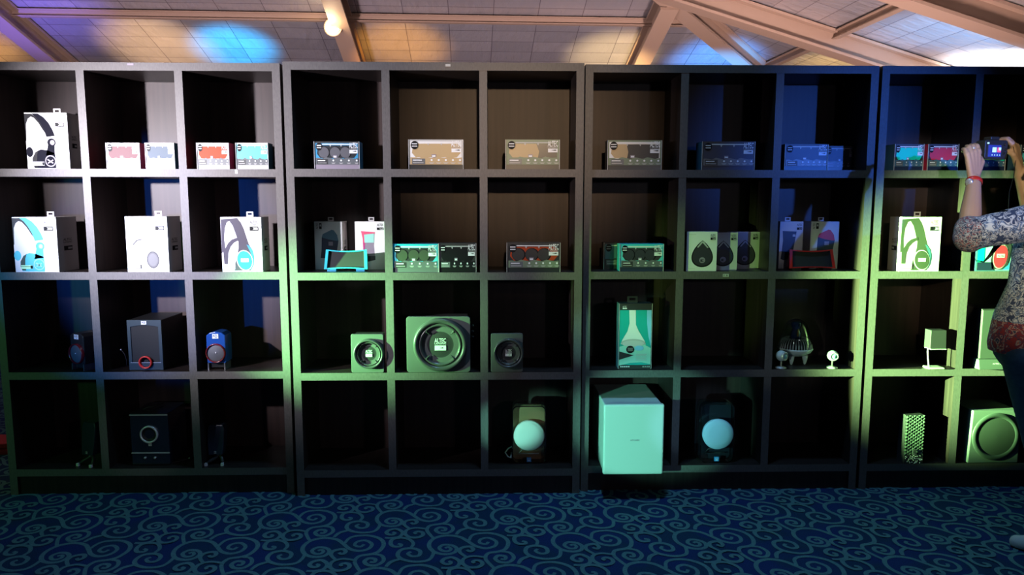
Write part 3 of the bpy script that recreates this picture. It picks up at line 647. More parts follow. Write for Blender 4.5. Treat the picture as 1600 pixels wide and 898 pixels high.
def ring_satellite(label, pl, pr, pt, Y, body, rot):
    x, z, Wd, H = place(pl, pr, pt, Y, 3); t = thing('ring_satellite_speaker', label, 'speaker', (x, Y, z), rot, 'small upright speakers with red rings')
    w2 = Wd/2; lg = H*.17
    pts = [(-w2*.96,lg),(w2*.96,lg),(w2*1.0,H*.4),(w2*.98,H*.9),(w2*.6,H*.97),(0,H*1.0),(-w2*.6,H*.97),(-w2*.98,H*.9),(-w2*1.0,H*.4)]
    MB().prism(pts, 0, .085, body).build('cabinet', t, bevel=.004)
    c = (0, -.004, H*.44); R = w2*1.02
    MB().lathe([(R*.87,.004),(R*.88,-.006),(R*.93,-.010),(R*.98,-.008),(R*1.0,.004)], mat('ring_red', (.16,.01,.014), .25), c, n=40).build('ring', t)
    MB().lathe([(R*.88,.004),(R*.87,-.001),(R*.78,-.002),(R*.5,-.006),(.001,-.008)], GREYG, c, n=40).ball((w2*.1, -.013, H*.46), .003, LEDW, 8).build('cone', t)
    b = MB(); plate(b, 0, 0, H*.82, w2*.62, H*.12); b.build('logo_plate', t)
    for s in (-1, 1): MB().box(s*w2*.85-.003, s*w2*.85+.003, -.003, .07, 0, lg, mat('leg_metal', (.3,.3,.32), .3, .8)).build('leg', t)
    MB().box(-w2*.7, w2*.7, .01, .03, lg*.3, lg*1.05, PLAST).build('crossbar', t)
ring_satellite('small black speaker with dark red ring, left of the tall black one', 107, 139, 519, .05, PLAST, -.45)
ring_satellite('small blue faced speaker with red ring, right of the tall black one', 324, 354, 518, .05, mat('gloss_blue', (.015, .07, .3), .15, coat=.6), 0)

def port_woofer():
    x, z, Wd, H = place(202, 256, 500, .04, 3); Wd *= .98; t = thing('subwoofer', 'tall black subwoofer with a red ringed port, leftmost bookcase', 'speaker', (x, .04, z), .0)
    MB().box(-Wd/2, Wd/2, .008, .24, .003, H, DEEP).build('cabinet', t, bevel=.003)
    b = MB(); b.prism([(-Wd/2,.003),(Wd/2,.003),(Wd/2,H*.155),(-Wd/2,H*.155)], 0, .01, SLATEP); b.box(-Wd/2, -Wd*.41, 0, .01, H*.155, H, SLATEP); b.box(Wd*.41, Wd/2, 0, .01, H*.155, H, SLATEP)
    n = 12; top = [(-Wd*.41+Wd*.82*i/n, H*.87+H*.03*sin(pi*i/n)) for i in range(n+1)]; b.prism([(-Wd*.41,H)]+top+[(Wd*.41,H)], 0, .01, SLATEP); b.build('front_frame', t)
    MB().prism([(-Wd*.41,H*.16)]+top+[(Wd*.41,H*.16)], .004, .012, GRILL).build('grille', t)
    MB().box(-Wd*.45, Wd*.45, -.002, 0, H*.152, H*.162, SILVER).build('trim_strip', t)
    c = (.0, -.002, H*.165); MB().lathe([(.030,0),(.031,-.008),(.025,-.010),(.023,.0)], RED, c).build('port_ring', t); MB().lathe([(.024,-.004),(.022,.004),(.001,.008)], BLACK, (c[0], -.002, c[2])).build('port', t)
    b = MB(); plate(b, 0, 0, H*.915, .024, H*.07); b.build('logo_plate', t)
port_woofer()
def cable(name, label, pts, r=.002, tips=()):
    b = MB().tube(pts, r, RUBBER, 6); o = b.build(name, None); o['label'] = label; o['category'] = 'cable'
    for p in tips: MB().ball(p, .004, SILVER, 8).build('plug_tip', o)
zt = TOPS[3]
p0, p1, p2 = at_y(189, 546, .1), at_y(196, 553, .1), at_y(203, 575, .12)
cable('audio_cable', 'thin black cable with bright tips left of the tall subwoofer', [(p0.x, .1, p0.z), (p1.x-.004, .1, p1.z), (p1.x+.004, .1, p1.z-.03), (p2.x-.01, .11, zt+.01), (p2.x+.0, .12, zt+.002), (p2.x-.03, .2, zt+.002)], .0018, [(p0.x, .1, p0.z)])

def ringed_speaker(label, pl, pr, pt, Y, big):
    x, z, Wd, H = place(pl, pr, pt, Y, 3); t = thing('ringed_speaker', label, 'speaker', (x, Y, z), 0, 'square speakers with round rings')
    dx = Wd*.03 if big else Wd*.05
    MB().prism(rrect(-Wd/2, Wd/2, 0, H, Wd*.05), 0, .018, GREENP, smooth=False).build('front_panel', t, bevel=.0015)
    MB().box(-Wd*.44, Wd*.44, .018, .16 if big else .1, .004, H*.96, SATIN).build('cabinet', t)
    R = min(Wd*.455 if big else Wd*.475, H*.48); c = (dx, 0, H*.5)
    MB().lathe([(R*1.0,.0),(R*.99,-.012),(R*.95,-.02),(R*.88,-.021),(R*.82,-.014),(R*.8,-.006)], RINGM, c, n=64).build('outer_ring', t)
    MB().lathe([(R*.8,-.006),(R*.76,-.014),(R*.72,-.013),(R*.68,-.003),(R*.66,.004)], RINGM, c, n=64).build('inner_ring', t)
    MB().lathe([(R*.68,.0),(R*.66,.002),(R*.4,-.001),(.001,-.003)], SATIN, c, n=64).build('cone', t)
    b = MB()
    for a in (45, 135, 225, 315):
        a = math.radians(a); u = Vector((cos(a), 0, sin(a))); q = Vector((-sin(a), 0, cos(a))); cc = Vector(c)
        P = [cc+u*R*.76-q*R*.07+Vector((0,-.008,0)), cc+u*R*.76+q*R*.07+Vector((0,-.008,0)), cc+u*R*.52+Vector((0,-.006,0)), cc+u*R*.7+Vector((0,-.018,0))]
        b.add(P, [(0,2,3),(1,3,2),(0,3,1)], SATIN)
    b.build('claw', t)
    b = MB(); s = R*.42; y = -.004; b.art(s, s*1.1, y, c[0]-s/2, c[2]-s*.5); b.text('ALTEC', .5,.2,1,.36,LEDW,1); b.text('LANSING', .5,.46,1,.12,LEDW,1); b.rect(0,.6,1,1,LEDW,1); b.poly([(.4,.82),(.75,.74),(.75,.84)], BLACK, 2); b.build('logo_print', t, fix=False)
    if big:
        b = MB()
        for k in range(3): b.lathe([(.006,0),(.006,-.01),(.001,-.011)], PLAST, (Wd/2+.012, .03, H*(.82-.1*k)), n=10); b.box(Wd*.44, Wd/2+.012, .03, .04, H*(.82-.1*k)-.003, H*(.82-.1*k)+.003, PLAST)
        b.build('side_knob', t)
ringed_speaker('small square ringed speaker left of the big one', 549.5, 600, 522, -.026, False)
ringed_speaker('big square ringed speaker between two small ones', 636, 735, 494.5, -.026, True)
ringed_speaker('small square ringed speaker right of the big one', 767, 817, 521, -.026, False)

def dome_set():
    x, z, Wd, H = place(1226, 1278, 500, .06, 3); t = thing('dome_subwoofer', 'clear domed subwoofer on three feet with a ribbed bowl', 'speaker', (x, .06+Wd/2, z), 0)
    R = Wd/2; zb = H*.17
    MB().lathe([(.001,0),(R*.6,.004),(R*.9,.02),(R*1.02,.035),(R*1.0,.04),(R*.85,.038)], WHITEP, (0,0,zb), 'z', 48).build('bowl', t)
    b = MB(); n = 36
    for i in range(n):
        a = 2*pi*i/n; P = [Vector((cos(a)*r, sin(a)*r, zb+h)) for r, h in ((R*.97,.038),(R*.92,.06),(R*.78,.08),(R*.6,.088))]; b.tube(P, .0022, LGREY, 5)
    b.build('rib', t); MB().lathe([(R*.95,.036),(R*.88,.06),(R*.7,.078),(.001,.085)], SATIN, (0,0,zb), 'z', 40).build('grille', t)
    dome = MB().lathe([(R*.95,.04),(R*.93,.07),(R*.82,.11),(R*.68,.145),(R*.5,.168),(R*.25,.18),(.001,.183),(.001,.180),(R*.25,.177),(R*.49,.165),(R*.66,.143),(R*.8,.109),(R*.91,.07),(R*.93,.04)], ACRYL, (0,0,zb-.0), 'z', 40); dome.build('dome', t)
    MB().lathe([(.001,.0),(R*.34,.0),(R*.3,.03),(R*.2,.05),(R*.34,.07),(R*.3,.085),(.001,.088)], mat('blue_gloss', (.01,.03,.12), .12, coat=.5), (0,0,zb+.083), 'z', 32).box(-.006,.002,-R*.36,-R*.33,zb+.1,zb+.135,mat('gold', (.7,.4,.12), .3, .8)).build('driver', t)
    for a in (-130, -40, 90): a = math.radians(a); MB().lathe([(.003,0),(.006,.004),(.012,zb*.7),(.014,zb*1.15)], WHITEP, (cos(a)*R*.6, sin(a)*R*.6, 0), 'z', 14).build('foot', t)
    for lab, pl, pr, pt, rz in (('small ball speaker on a disc foot, left of the clear dome', 1211, 1229, 547, .5), ('small ball speaker on a disc foot, right of the clear dome', 1291, 1309, 547, -.1)):
        x, z, Wd, H = place(pl, pr, pt, .03, 3); t = thing('ball_speaker', lab, 'speaker', (x, .03, z), rz, 'ball speakers beside the dome')
        r = Wd*.47; zc = H-r
        MB().lathe([(.001,0),(r*.95,0),(r*.98,.004),(r*.7,.008),(.004,.010),(.004,H-2*r*.97),(.001,H-2*r*.95)], SILVER, (0,0,0), 'z', 28).build('stand', t)
        MB().ball((0,.0,zc), r*.97, WHITEP, 28).build('shell', t)
        MB().lathe([(r*.78,-r*.6),(r*.82,-r*.85),(r*.6,-r*1.0),(r*.5,-r*.85)], SILVER, (0,0,zc), n=28).build('rim', t); MB().lathe([(r*.55,-r*.88),(r*.3,-r*1.02),(.001,-r*1.08)], mat('dome_cone_%s' % ('a' if rz > 0 else 'b'), (.2,.45,.5), .25), (0,0,zc), n=24).build('cone', t)
dome_set()

def stalk_speaker():
    x, z, Wd, H = place(1451, 1475, 516, -.004, 3); t = thing('stalk_speaker', 'small block speaker raised on a thin stalk and foot', 'speaker', (x, -.004, z), 0)
    MB().prism([(-Wd*.5,H*.52),(Wd*.56,H*.52),(Wd*.5,H),(-Wd*.5,H)], 0, .05, SATIN).build('cabinet', t, bevel=.002); MB().box(-Wd*.45, Wd*.55, -.003, .05, H*.505, H*.525, LGREY).build('lower_rim', t)
    MB().tube([(-Wd*.48,.02,H*.52),(-Wd*.46,.02,H*.35),(-Wd*.36,.02,H*.1),(-Wd*.3,.02,.004)], .0035, SILVER, 8).build('stalk', t); MB().box(-Wd*.5, Wd*.5, -.005, .05, 0, .007, LGREY).build('base', t, bevel=.002)
stalk_speaker()
def panel_speaker():
    x, z, Wd, H = place(1528, 1604, 483, -.004, 3); t = thing('panel_speaker', 'large green lit speaker with slanted base behind the hip', 'speaker', (x, -.004, z), 0)
    MB().box(-Wd*.47, Wd*.5, .012, .17, H*.16, H, SATIN).build('cabinet', t, bevel=.002); MB().box(-Wd*.46, Wd*.49, .006, .012, H*.17, H*.98, mat('brushed_front', (.07,.085,.075), .35)).build('front_panel', t)
    b = MB(); b.add([(-Wd*.53,-.02,0),(Wd*.55,-.02,0),(Wd*.55,.17,0),(-Wd*.53,.17,0),(-Wd*.5,.0,H*.16),(Wd*.52,.0,H*.16),(Wd*.52,.17,H*.16),(-Wd*.5,.17,H*.16)], [(0,3,2,1),(4,5,6,7),(0,1,5,4),(1,2,6,5),(2,3,7,6),(3,0,4,7)], mat('base_paint', (.09,.11,.1), .3)); b.build('base', t, bevel=.003)
    b = MB().art(Wd, H*.16, -.02); b.text('ALTEC LANSING', .42,.4,.34,.14,LEDW,3)
    b.v = [(a, y+.012*(c/(H*.16)), c) for a, y, c in b.v]; b.build('lettering', t, fix=False)
    MB().box(Wd*.1, Wd*.3, -.0, .006, H*.165, H*.195, SILVER).build('name_bar', t)
panel_speaker()

# bottom row
def cube_woofer():
    x, z, Wd, H = place(207, 266, 645, .05, 4); t = thing('cube_subwoofer', 'dark cube subwoofer with silver ring and two silver lines', 'speaker', (x, .05, z), 0)
    MB().box(-Wd/2, Wd/2, 0, .2, .004, H*.99, mat('gloss_navy', (.012,.016,.03), .15, coat=.5)).build('cabinet', t, bevel=.003)
    MB().box(-Wd*.5, Wd*.5, -.003, 0, H*.955, H*.972, SILVER).build('upper_line', t); MB().box(-Wd*.5, Wd*.51, -.003, 0, H*.235, H*.255, SILVER).build('lower_line', t)
    c = (0, -.001, H*.6); R = Wd*.235; MB().lathe([(R,0),(R*.98,-.01),(R*.82,-.008),(R*.78,.0)], SILVER, c).build('ring', t); MB().lathe([(R*.82,-.004),(R*.5,.004),(.001,.008)], BLACK, (0,-.003,H*.6)).build('cone', t)
    b = MB(); plate(b, 0, 0, H*.375, .014, .016, LGREY); b.build('logo_plate', t)
    for u in (-.13, .13): MB().lathe([(.005,0),(.005,-.008),(.001,-.009)], SILVER, (u*Wd-.002, 0, H*.155), n=14).build('knob', t)
cube_woofer()
def arch_satellite(label, pl, pr, pt, rot, tips):
    Y = .06; x, z, Wd, H = place(pl, pr, pt, Y, 4); t = thing('leaning_speaker', label, 'speaker', (x, Y, z), rot, 'leaning dark speakers beside the cube subwoofer')
    h0 = H*.24; b = MB()
    pr_ = [(-Wd*.36,h0),(Wd*.36,h0),(Wd*.42,H*.5),(Wd*.44,H*.9),(Wd*.36,H),(-Wd*.36,H),(-Wd*.44,H*.9),(-Wd*.42,H*.5)]
    n = len(pr_); b.add([(a, .03*(c-h0)/H, c) for a, c in pr_]+[(a, .05+.03*(c-h0)/H, c) for a, c in pr_], [tuple(range(n)), tuple(range(2*n-1,n-1,-1))]+[(i,n+i,n+(i+1)%n,(i+1)%n) for i in range(n)], mat('satin_navy', (.02,.03,.05), .3)); b.build('cabinet', t, bevel=.004)
    b = MB(); plate(b, 0, .0, h0+.008, .01, .012, LGREY); b.build('logo_plate', t)
    MB().tube([(Wd*.2,.02,h0+.01),(Wd*.05,.01,H*.18),(-Wd*.25,-.0,H*.1),(-Wd*.42,-.01,.008)], .008, SATIN, 8).tube([(Wd*.1,.02,h0+.01),(Wd*.3,.01,H*.14),(Wd*.42,-.01,.008)], .008, SATIN, 8).build('foot', t)
    for s in (-1, 1): MB().box(s*Wd*.42-.006, s*Wd*.42+.006, -.024, -.012, 0, .013, LEDW).build('foot_tip', t)
arch_satellite('small dark leaning speaker left of the cube subwoofer', 122, 152, 662, -.3, 0)
arch_satellite('small dark leaning speaker right of the cube subwoofer', 322, 352, 666, 0, 0)
z4 = TOPS[4]; pa, pb = at_z(268, 724, z4), at_z(296, 716, z4+.01)
cable('power_cable', 'loose black cable end lying right of the cube subwoofer', [(pa.x, pa.y, z4+.004), (pa.x+.03, pa.y+.03, z4+.003), (pb.x-.02, pb.y, z4+.004), (pb.x, pb.y, z4+.012), (pb.x+.01, .2, z4+.003)], .003, [(pa.x, pa.y, z4+.005), (pb.x, pb.y, z4+.012)])
pc = at_y(222, 641, .12); pd = at_y(240, 635, .14); MBt = MB().tube([(pc.x, .12, pc.z+.002), ((pc.x+pd.x)/2, .13, (pc.z+pd.z)/2+.006), (pd.x, .14, pd.z), (pd.x+.02, .2, pd.z+.0)], .003, RUBBER, 6)
o = MBt.build('audio_cable'); o['label'] = 'short cable lying on top of the dark cube subwoofer'; o['category'] = 'cable'

def disc_speaker(label, pl, pr, pt, Y, face, cabled, back):
    x, z, Wd, H = place(pl, pr, pt, Y, 4); t = thing('disc_speaker', label, 'speaker', (x, Y, z), 0, 'clear speakers with a pale round disc')
    out, inn = rrect(-Wd/2, Wd/2, 0, H, Wd*.17), rrect(-Wd*.47, Wd*.47, Wd*.03, H-Wd*.03, Wd*.145); n = len(out)
    b = MB(); b.add([(a,0,c) for a,c in out]+[(a,0,c) for a,c in inn]+[(a,.09,c) for a,c in out]+[(a,.09,c) for a,c in inn],
        [f for i in range(n) for j in [(i+1)%n] for f in ((i,j,n+j,n+i),(2*n+i,3*n+i,3*n+j,2*n+j),(i,2*n+i,2*n+j,j),(n+i,n+j,3*n+j,3*n+i))], ACRYL, False); b.build('clear_frame', t)
    MB().prism(rrect(-Wd*.465, Wd*.465, Wd*.035, H-Wd*.035, Wd*.14), .045, .05, back).build('inner_panel', t)
    R = Wd*.455; c = (0 if cabled else .002, -.004, H*.49)
    MB().lathe([(.001,-.012),(R*.6,-.011),(R*.93,-.006),(R,.0),(R*.97,.02),(R*.5,.045),(.001,.046)], face, c, n=48).build('disc', t)
    b = MB(); b.box(-Wd*.065, Wd*.065, .0, .006, Wd*.05, Wd*.18, mat('blue_tag', (.03,.3,.8), .4)).art(Wd*.13, Wd*.13, 0, -Wd*.065, Wd*.05).text('ALTEC', .5,.3,.8,.25,LEDW,1).rect(.2,.6,.8,.8,LEDW,1); b.build('tag', t, fix=False)
    b = MB(); b.tube([(Wd*.05,.04,H*.2),(-Wd*.2,.035,H*.2),(-Wd*.3,.03,H*.14),(Wd*.1,.035,H*.13),(Wd*.3,.03,H*.14)], .003, LGREY if cabled else DARKC, 6)
    if cabled: b.tube([(-Wd*.35,.095,H*.22),(-Wd*.6,.05,H*.21),(-Wd*.7,.02,H*.17),(-Wd*.62,.0,H*.12),(-Wd*.54,-.01,H*.115),(-Wd*.52,.03,H*.16)], .0035, LGREY, 7)
    b.build('cord', t)
disc_speaker('clear framed speaker with a mint white disc and loose cord', 800, 853, 634, .04, FROST, True, COPPER)
disc_speaker('clear framed speaker with a bluish disc, right of the white subwoofer', 1093, 1146, 630.5, .03, mat('blue_cloth', (.3,.42,.6), .85), False, mat('smoke_panel', (.012,.014,.022), .15))

def white_woofer():
    Y = -.115; z = TOPS[4]; x0, x1 = x_of(942, Y, z), x_of(1036, Y, z); x = (x0+x1)/2; Wd = x1-x0; H = z_of(632, x, Y)-z
    t = thing('white_subwoofer', 'big white rounded subwoofer jutting out of the bottom shelf', 'speaker', (x, Y, z), 0)
    MB().box(-Wd*.5, Wd*.5, .0, .03, 0, H, WHITEP).build('front_panel', t, bevel=.009, seg=4)
    MB().box(-Wd*.485, Wd*.485, .0305, .40, .003, H*.985, WHITEP).build('cabinet', t, bevel=.006, seg=3)
    b = MB().art(Wd, H); b.text('ALTEC LANSING', .52,.505,.15,.022,MAUVE,1); b.build('lettering', t, fix=False)
white_woofer()
def faceted_speaker():
    x, z, Wd, H = place(1413, 1442, 649.5, -.004, 4); t = thing('faceted_speaker', 'slim speaker with a quilted diamond front and glittering foot', 'speaker', (x, -.004, z), 0)
    MB().box(-Wd/2, Wd/2, .012, .07, 0, H, SATIN).build('cabinet', t)
    b = MB(); nx, nz = 4, 12; z0 = H*.18; g = {}; k = 0; vs = []; fs = []
    for j in range(2*nz+1):
        for i in range(2*nx+1):
            vs.append((-Wd/2+Wd*i/(2*nx), .012-(.007 if (i+j) % 4 == 0 and i % 2 == 0 else .006 if (i+j) % 2 == 0 else .001), z0+(H-z0)*j/(2*nz)))
    w_ = 2*nx+1
    for j in range(2*nz):
        for i in range(2*nx): a = j*w_+i; fs += [(a,a+1,a+w_+1),(a,a+w_+1,a+w_)] if (i+j) % 2 == 0 else [(a,a+1,a+w_),(a+1,a+w_+1,a+w_)]
    b.add(vs, fs, mat('pearl_green', (.1,.14,.11), .3)); b.build('quilted_front', t, fix=False)
    b = MB(); random.seed(3)
    b.box(-Wd/2, Wd/2, .004, .012, 0, z0, SATIN)
    for _ in range(60):
        u, v = random.uniform(-.46,.46)*Wd, random.uniform(.05,.95)*z0; b.box(u-.0015, u+.0015, .002, .004, v-.0015, v+.0015, LEDW)
    b.build('glitter_foot', t); b = MB(); plate(b, .002, .003, z0*1.05, .018, .026, MIDC); b.build('logo_plate', t)
faceted_speaker()
def round_panel_speaker():
    x, z, Wd, H = place(1512, 1590, 641.5, -.004, 4); t = thing('square_subwoofer', 'square pale subwoofer with a large round grille by the knee', 'speaker', (x, -.004, z), 0)
    P = [(-Wd*.5,.003),(Wd*.49,.003),(Wd*.5,H*.6),(Wd*.47,H),(-Wd*.46,H)]
    MB().prism(P, 0, .2, mat('pale_shell', (.16,.2,.18), .35)).build('cabinet', t, bevel=.002)
    c = (.006, 0, H*.51); R = min(Wd,H)*.48
    MB().lathe([(R,0),(R*.99,-.004),(R*.8,-.003),(R*.78,.0)], mat('ring_dark', (.06,.08,.07), .4), c, n=56).build('ring', t); MB().lathe([(R*.79,-.001),(R*.5,-.003),(.001,-.004)], mat('mesh_dark', (.045,.06,.05), .7), c, n=56).build('grille', t)
round_panel_speaker()
# red folded cloth on the carpet beyond the first bookcase
p = at_z(3, 711, 0); t = thing('folded_cloth', 'small red folded cloth on the carpet at far left', 'cloth', (p.x-.12, p.y+.1, 0))
MB().prismz(rrect(-.14, .16, -.1, .1, .03), 0, .03, mat('red_cloth', (.5,.01,.02), .9)).build('lower_fold', t, bevel=.008); MB().prismz(rrect(-.13, .15, -.09, .09, .03), .0305, .06, bpy.data.materials['red_cloth']).build('upper_fold', t, bevel=.01)

# ------------------------------------------------------------------ the visitor
ROOT = Vector((2.1, -.64, 0))
def organic(name, fill, voxel, M, parent, smooth=6, root=ROOT):
    b = MB(); fill(b)
    me = bpy.data.meshes.new(name); me.from_pydata(b.v, [], b.f); bm = bmesh.new(); bm.from_mesh(me); bmesh.ops.remove_doubles(bm, verts=bm.verts, dist=1e-5); bmesh.ops.recalc_face_normals(bm, faces=bm.faces); bm.to_mesh(me); bm.free()
    o = bpy.data.objects.new(name, me); C.objects.link(o)
    r = o.modifiers.new('r', 'REMESH'); r.mode = 'VOXEL'; r.voxel_size = voxel; s = o.modifiers.new('s', 'SMOOTH'); s.iterations = smooth; s.factor = .5
    bpy.context.view_layer.update(); me2 = bpy.data.meshes.new_from_object(o.evaluated_get(bpy.context.evaluated_depsgraph_get()))
    bpy.data.objects.remove(o); me2.transform(Matrix.Translation(-root)); me2.polygons.foreach_set('use_smooth', [True]*len(me2.polygons))
    me2.materials.clear(); ms = M if isinstance(M, list) else [M]
    for q in ms: me2.materials.append(q)
    o = bpy.data.objects.new(name, me2); C.objects.link(o); o.parent = parent; return o
V = Vector
per = thing('person', 'person in floral blouse and jeans photographing the shelves at right edge', 'person', ROOT)
SHL, SHR = V((1.99,-.78,1.325)), V((2.22,-.50,1.33)); ELL = at_y(1513, 366, -.70); WRL = at_y(1522, 281, -.56)
DEV = at_y(1557, 233, -.46)                       # centre of the camera she holds
WRR = at_y(1594, 268, -.40); ELR = V((2.27,-.38,1.20))
PEL, WAI, CHE, NEC, HED = V((2.045,-.65,.90)), V((2.07,-.65,1.06)), V((2.11,-.64,1.24)), V((2.125,-.63,1.40)), V((2.16,-.60,1.52))
HPL, HPR = V((2.005,-.70,.81)), V((2.115,-.59,.81)); KNL, KNR = V((2.10,-.70,.46)), V((2.28,-.51,.46)); ANL, ANR = V((2.225,-.715,.085)), V((2.50,-.46,.085))
side = (SHL-SHR).normalized(); face = V((-.8,.6,0)).normalized()
def hand(b, wr, knuck, across, tips_dir, grip, r=.0090, lens=(.9, 1, .95, .78), thumb=1):
    pal = (knuck-wr); up_ = pal.normalized(); back = across.cross(up_).normalized()
    for k in range(4): b.cone(wr+across*(.009*(k-1.5)), knuck+across*(.020*(k-1.5)), .013, .0105, SKIN)
    for k in range(4):
        L = lens[k]; a = knuck+across*(.0218*(k-1.5))-up_*(.004*abs(k-1.2)); c = a+(up_*.55+tips_dir*.35).normalized()*.032*L; d = c+(tips_dir*.9+up_*.1).normalized()*.024*L; e = d+(tips_dir*.6+grip).normalized()*.018*L
        b.cone(a, c, r*1.12, r, SKIN); b.cone(c, d, r, r*.92, SKIN); b.cone(d, e, r*.9, r*.75, SKIN)
    a = wr+pal*.35+across*(thumb*.028); c = a+(across*thumb*.5+up_*.7).normalized()*.036; d = c+(up_*.6+tips_dir*.6).normalized()*.028
    b.cone(wr+pal*.15+across*(thumb*.012), a, .014, .013, SKIN); b.cone(a, c, .0125, .0105, SKIN); b.cone(c, d, .0105, .008, SKIN)
def body(b):
    b.cone(PEL, WAI, .10, .085, SKIN, 20); b.cone(WAI, CHE, .085, .1, SKIN, 20); b.cone(SHL, SHR, .05, .05, SKIN); b.cone(NEC-V((0,0,.08)), NEC+V((.01,.0,.06)), .05, .046, SKIN)
    for h, k_, a in ((HPL,KNL,ANL),(HPR,KNR,ANR)): b.cone(h, k_, .075, .05, SKIN); b.cone(k_, k_*.6+a*.4, .05, .05, SKIN); b.cone(k_*.6+a*.4, a, .05, .032, SKIN); b.cone(a, a+V((.0,0,-.045)), .032, .03, SKIN)
    for a, d in ((ANL, V((-.75,.66,0))),(ANR, V((-.6,.8,0)))): b.cone(a+V((0,0,-.05))-d*.03, a+V((0,0,-.055))+d*.12, .03, .02, SKIN)
    b.cone(SHL, ELL, .046, .038, SKIN); b.cone(ELL, ELL*.6+WRL*.4, .037, .036, SKIN); b.cone(ELL*.6+WRL*.4, WRL, .036, .0235, SKIN)
    b.cone(SHR, ELR, .046, .038, SKIN); b.cone(ELR, ELR*.6+WRR*.4, .037, .036, SKIN); b.cone(ELR*.6+WRR*.4, WRR, .036, .0235, SKIN)
    # head turned to the camera she holds
    f = (DEV-HED); f.z = 0; f.normalize(); s = V((-f.y, f.x, 0)); H0 = HED
    b.ball(H0+f*-.01+V((0,0,.02)), .095, SKIN, 24, (.82,1,1.05), Matrix.Rotation(math.atan2(f.y, f.x)-pi/2, 3, 'Z')); b.ball(H0+f*.03+V((0,0,-.045)), .062, SKIN, 20, (.95,.95,1.1))
    b.cone(H0+f*.082+V((0,0,.012)), H0+f*.098+V((0,0,-.022)), .007, .0105, SKIN); b.cone(H0+f*.074+s*.028+V((0,0,.03)), H0+f*.074-s*.028+V((0,0,.03)), .01, .01, SKIN); b.cone(H0+f*.082+s*.02+V((0,0,-.05)), H0+f*.082-s*.02+V((0,0,-.05)), .008, .008, SKIN); b.cone(H0+f*.075+V((0,0,-.085)), H0+f*.07+V((0,0,-.08)), .018, .018, SKIN)
    for q in (-1, 1): b.ball(H0+s*q*.077+V((0,0,-.005)), .024, SKIN, 12, (.5,.8,1.3)); b.ball(H0+f*.078+s*q*.032+V((0,0,.012)), .014, SKIN, 12)
    # left hand: back of the hand towards us, fingers over the top of the camera
    kn = at_y(1520, 238, -.53); ac = V((.93,.3,.18)).normalized()
    hand(b, WRL, kn, ac, V((.15,.75,.05)), V((.25,.2,-.5)), lens=(.8,.95,1.05,1.15), thumb=1)
    kr = at_y(1585, 226, -.42); ar = V((.75,.6,-.1)).normalized()
    hand(b, WRR, kr, ar, V((-.35,.8,-.1)), V((-.4,.2,-.5)), thumb=-1)
organic('body', body, .0037, SKIN, per, 3)
def shirt(b):
    b.cone(V((2.045,-.65,.93)), WAI, .122, .102, SHIRT, 24); b.cone(WAI, CHE, .102, .12, SHIRT, 24); b.cone(V((2.04,-.655,.84)), V((2.045,-.65,.93)), .132, .122, SHIRT, 24); b.cone(SHL, SHR, .068, .068, SHIRT)
    b.cone(CHE-side*.05, NEC-V((0,0,.06)), .10, .062, SHIRT); b.cone(CHE+side*.05, SHL, .10, .07, SHIRT); b.cone(CHE-side*.05, SHR, .10, .07, SHIRT)
    b.cone(SHL, ELL+(SHL-ELL)*.3, .074, .062, SHIRT); b.cone(ELL+(SHL-ELL)*.3, ELL+V((.012,0,-.0)), .062, .058, SHIRT); b.cone(SHR, ELR, .072, .06, SHIRT)
    b.cone(ELL+V((.005,0,-.012)), ELL+(WRL-ELL)*.1, .056, .05, SHIRT)
sh = organic('shirt', shirt, .007, [SHIRT, HEM, CUFF], per, 5)
# cut the blouse open below so the hem ends cleanly, colour the border band and the cuff by position
bm = bmesh.new(); bm.from_mesh(sh.data)
bmesh.ops.bisect_plane(bm, geom=bm.verts[:]+bm.edges[:]+bm.faces[:], plane_co=(0,0,.815), plane_no=(0,0,-1), clear_outer=True)
up_d = (WRL-ELL).normalized(); el = ELL-ROOT
bmesh.ops.bisect_plane(bm, geom=[g for g in bm.verts[:]+bm.edges[:]+bm.faces[:]], plane_co=el+up_d*.07, plane_no=up_d, clear_outer=False)
kill = [f for f in bm.faces if (f.calc_center_median()-el).dot(up_d) > .0695 and (f.calc_center_median()-el).length < .16 and f.calc_center_median().x < el.x+.1]
bmesh.ops.delete(bm, geom=kill, context='FACES')
for f in bm.faces:
    c = f.calc_center_median()
    if c.z < .95 and (c.z < .935): f.material_index = 1
    dd = c-el
    if dd.length < .125 and dd.x < .012 and c.z > .95: f.material_index = 2
bm.to_mesh(sh.data); bm.free()
def jeans(b):
    b.cone(PEL+V((0,0,.02)), PEL+V((0,0,-.06)), .108, .118, JEANS, 24)
    for h, k_, a in ((HPL,KNL,ANL),(HPR,KNR,ANR)): b.cone(h, k_, .084, .064, JEANS, 20); b.cone(k_, k_*.5+a*.5, .064, .06, JEANS, 20); b.cone(k_*.5+a*.5, a+V((0,0,.045)), .06, .046, JEANS, 20)
organic('jeans', jeans, .007, JEANS, per, 5)
def hair(b):
    f = (DEV-HED); f.z = 0; f.normalize(); s = V((-f.y, f.x, 0)); rot = Matrix.Rotation(math.atan2(f.y, f.x)-pi/2, 3, 'Z')
    b.ball(HED-f*.026+V((0,0,.038)), .103, HAIR, 24, (.9,1,1.0), rot); b.cone(HED-f*.055, HED-f*.07+V((0,0,-.16)), .075, .05, HAIR)
    for q in (-1, 1): b.cone(HED+s*q*.065-f*.03+V((0,0,.03)), HED+s*q*.06-f*.045+V((0,0,-.1)), .035, .03, HAIR)
organic('hair', hair, .006, HAIR, per, 3)
